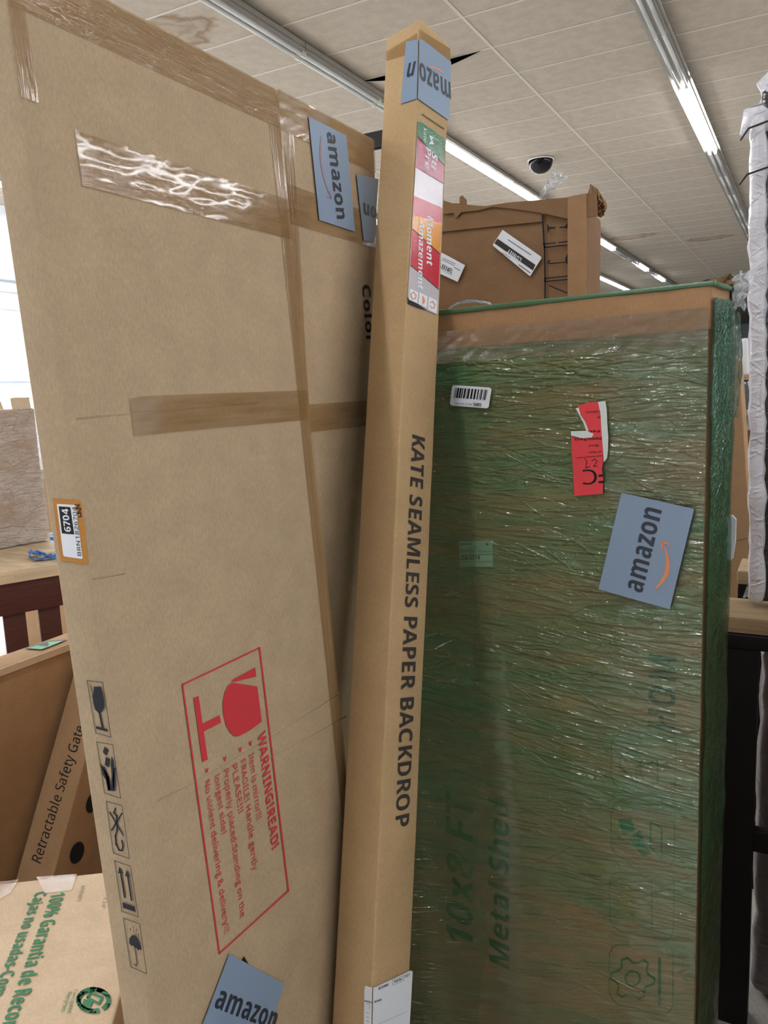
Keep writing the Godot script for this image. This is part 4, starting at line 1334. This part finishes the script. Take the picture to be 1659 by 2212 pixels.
	part(fc, "body", carton(Vector3(-2.005, 0, -2.5), Vector3(0.095, 0, 0), Y * 0.9, Vector3(0, 0, 1.9), 0.004, 0.1, 0.002, 41), M.board_mid)
	part(fc, "edge_highlight_strip", box(Vector3(-1.907, 0.889, -1.55), Vector3(0.004, 0.02, 1.88)), M.board_light)  # edge highlight put in as a paler strip of board
	var tpl := Plane(Vector3.UP, 0.902)
	var gs := sheet(fc, "green_sticker", tpl, zp(0, 1040, 3.353, [185, 1210, 342, 1160, 478, 1150, 303, 1218]), mat(srgb(30, 160, 96), 0.4), 0.0002, 0.0004, "green sticker with a black hand symbol")
	printed(gs, "black_border", tpl, [[zp(0, 1040, 3.353, [185, 1210, 342, 1160, 478, 1150, 303, 1218]), 1.4, true], [zp(0, 1040, 3.353, [268, 1190, 345, 1165, 352, 1180, 362, 1172, 345, 1196])]], M.black_print, 0.001)
	# long gate carton leaning towards the back
	var xf := -1.75
	var gp := Plane(Vector3(1, 0, 0), xf)
	var ga := hit(gp, 118, 1880)
	var gb := hit(gp, 183, 1640)
	var ax := (gb - ga).normalized()
	var gn := Vector3(0, -ax.z, ax.y)
	var gf := ga - ax * (ga.y / ax.y)
	var gw := 0.135
	var gd := 0.12
	var lift := gd * gn.y / ax.y
	var gc := thing("gate_carton", "long narrow carton lettered for a safety gate, leaning in front of the flat carton", "carton", gf + Vector3(-gw / 2, 0, -0.12))
	part(gc, "body", carton(gf + ax * (lift + 0.003) - gn * gd + Vector3(-gw, 0, 0), Vector3(gw, 0, 0), ax * 1.05, gn * gd, 0.004, 0.08, 0.001, 44), M.board_mid)
	var gt := Plane(gn, gn.dot(gf))
	lettering(gc, "lettering", "Retractable Safety Gate", gt, Vector2(88, 1866), Vector2(183, 1572), Vector2(68, 1858), M.ink, plain_font)
	for e in [oval(166, 1842, 14, 25), oval(199, 1733, 12, 24)]:
		printed(gc, "round_symbol", Plane(Vector3(1, 0, 0), xf + 0.001), [[e]], M.ink, 0.001)
	# moving box, its printed side up
	var u := Vector3(0.816, 0, -0.578)
	var w := Vector3(0.578, 0, 0.816)
	var cn := Vector3(-1.2045, 0, -1.122)
	var mb := thing("moving_box", "pale moving box with green Spanish print on its upper side", "box", cn - u * 0.3 + w * 0.23)
	part(mb, "body", carton(cn - u * 0.61 + w * 0.46, u * 0.61, Y * 0.61, -w * 0.46, 0.006, 0.06, 0.0006, 47), M.board_light)
	var mp := Plane(Vector3.UP, 0.611)
	var Z := func(v: Array) -> PackedVector2Array: return zp(0, 1650, 3.936, v)
	for L in [["100% Garantia de Recompra", 437, 1108, -95, 2520, 560, 1086], ["Cajas no usadas-Com", 300, 1098, -75, 1985, 400, 1085]]:
		var q: PackedVector2Array = Z.call([L[1], L[2], L[3], L[4], L[5], L[6]])
		lettering(mb, "lettering", L[0], mp, q[0], q[1], q[2], M.ink_green)
	for L in [["6197471", 690, 1042, 648, 1168, 722, 1045], ["x 24\"", 885, 1138, 858, 1235, 915, 1140], ["Corrugated", 630, 1925, 570, 2120, 660, 1930], ["Recycles", 575, 1945, 518, 2110, 608, 1950]]:
		var q: PackedVector2Array = Z.call([L[1], L[2], L[3], L[4], L[5], L[6]])
		lettering(mb, "lettering", L[0], mp, q[0], q[1], q[2], M.ink_green if L[0][0] != "6" and L[0][0] != "x" else M.ink_grey, plain_font)
	var ring := PackedVector2Array()
	for k in 27:
		var ang := deg_to_rad(75.0 + 330.0 * k / 26.0)
		ring.append(Z.call([795 + 128 * cos(ang), 2012 + 92 * sin(ang)])[0])
	printed(mb, "recycling_mark", mp, [[ring, 9.5], [Z.call([770, 1945, 870, 1990, 840, 2040, 745, 1990]), 5.0, true], [Z.call([715, 2000, 790, 2020, 770, 2075, 700, 2050])]], M.ink_green)
	for t in [[-330, 1010, 60, 1000, 160, 985, 90, 1100, -330, 1330], [310, 965, 430, 955, 655, 940, 610, 1075, 380, 1105]]:
		sheet(mb, "tape_strip", mp, Z.call(t), M.tan_tape, 0.0008, 0.0003)
	# conduit and ledge on the far left wall
	var wp := Plane(Vector3(1, 0, 0), X0)
	var y1 := hit(wp, 0, 602).y
	var y2 := hit(wp, 0, 622).y
	var y3 := hit(wp, 0, 665).y
	var y4 := hit(wp, 20, 816).y
	var t1 := structure("trim_1", tube([Vector3(X0 + 0.06, y1, -14), Vector3(X0 + 0.06, y1, -2)], 0.025, 8), mat(srgb(170, 172, 176), 0.4))
	var t2 := structure("trim_2", box(Vector3(X0 + 0.02, y2, -8), Vector3(0.04, 0.09, 14)), mat(srgb(190, 194, 196), 0.6))
	var t3 := structure("trim_3", box(Vector3(X0 + 0.015, y3, -8), Vector3(0.03, 0.03, 14)), mat(srgb(200, 204, 206), 0.6))
	var t4 := structure("trim_4", box(Vector3(X0 + 0.02, y4, -8), Vector3(0.04, 0.10, 14)), mat(srgb(206, 210, 216), 0.6))

func oval(x: float, y: float, a: float, b: float) -> PackedVector2Array:
	var out := PackedVector2Array()
	for k in 20:
		var p := Vector2(a * cos(TAU * k / 20.0), b * sin(TAU * k / 20.0)).rotated(0.35)
		out.append(Vector2(x, y) + p)
	return out

# ======================================================================= on the ceiling
func build_ceiling_things():
	var at := Vector3(-2.946, CEIL, -9.707)
	var o := thing("dome_camera", "black dome security camera on the ceiling beside the lit tubes", "camera", at)
	var blk := mat(srgb(10, 10, 12), 0.06, 0.35)
	var prof := []
	for i in 10:
		var g := PI / 2 * i / 9.0
		prof.append([0.146 * cos(g), -0.008 - 0.155 * sin(g)])
	o.add_child(lathe_node("dome", prof, blk, 28))
	o.add_child(lathe_node("mounting_ring", [[0.14, 0.0], [0.156, 0.0], [0.156, -0.010], [0.15, -0.014], [0.14, -0.012]], M.cap, 28))
	# dark return-air grille
	var gc := Vector3(GX - TX * 1.5, CEIL, GZ - TZ * 5.5)
	var v := thing("air_grille", "dark louvred air grille set in the ceiling", "vent", gc)
	var dk := mat(srgb(34, 30, 32), 0.6, 0.4)
	part(v, "backing", box(gc + Vector3(0, 0.10, 0), Vector3(TX - 0.04, 0.01, TZ - 0.04)), dk)
	for s in [-1.0, 1.0]:
		part(v, "frame", box(gc + Vector3(0, 0.02, s * (TZ / 2 - 0.03)), Vector3(TX - 0.03, 0.03, 0.03)), dk)
		part(v, "frame", box(gc + Vector3(s * (TX / 2 - 0.03), 0.02, 0), Vector3(0.03, 0.03, TZ - 0.09)), dk)
	for i in 6:
		part(v, "slat", bevel_box(gc + Vector3(0, 0.03, -0.225 + 0.09 * i), Vector3(TX - 0.09, 0, 0), Vector3(0, 0.03, 0.03), Vector3(0, -0.003, 0.003), 0.001), dk)
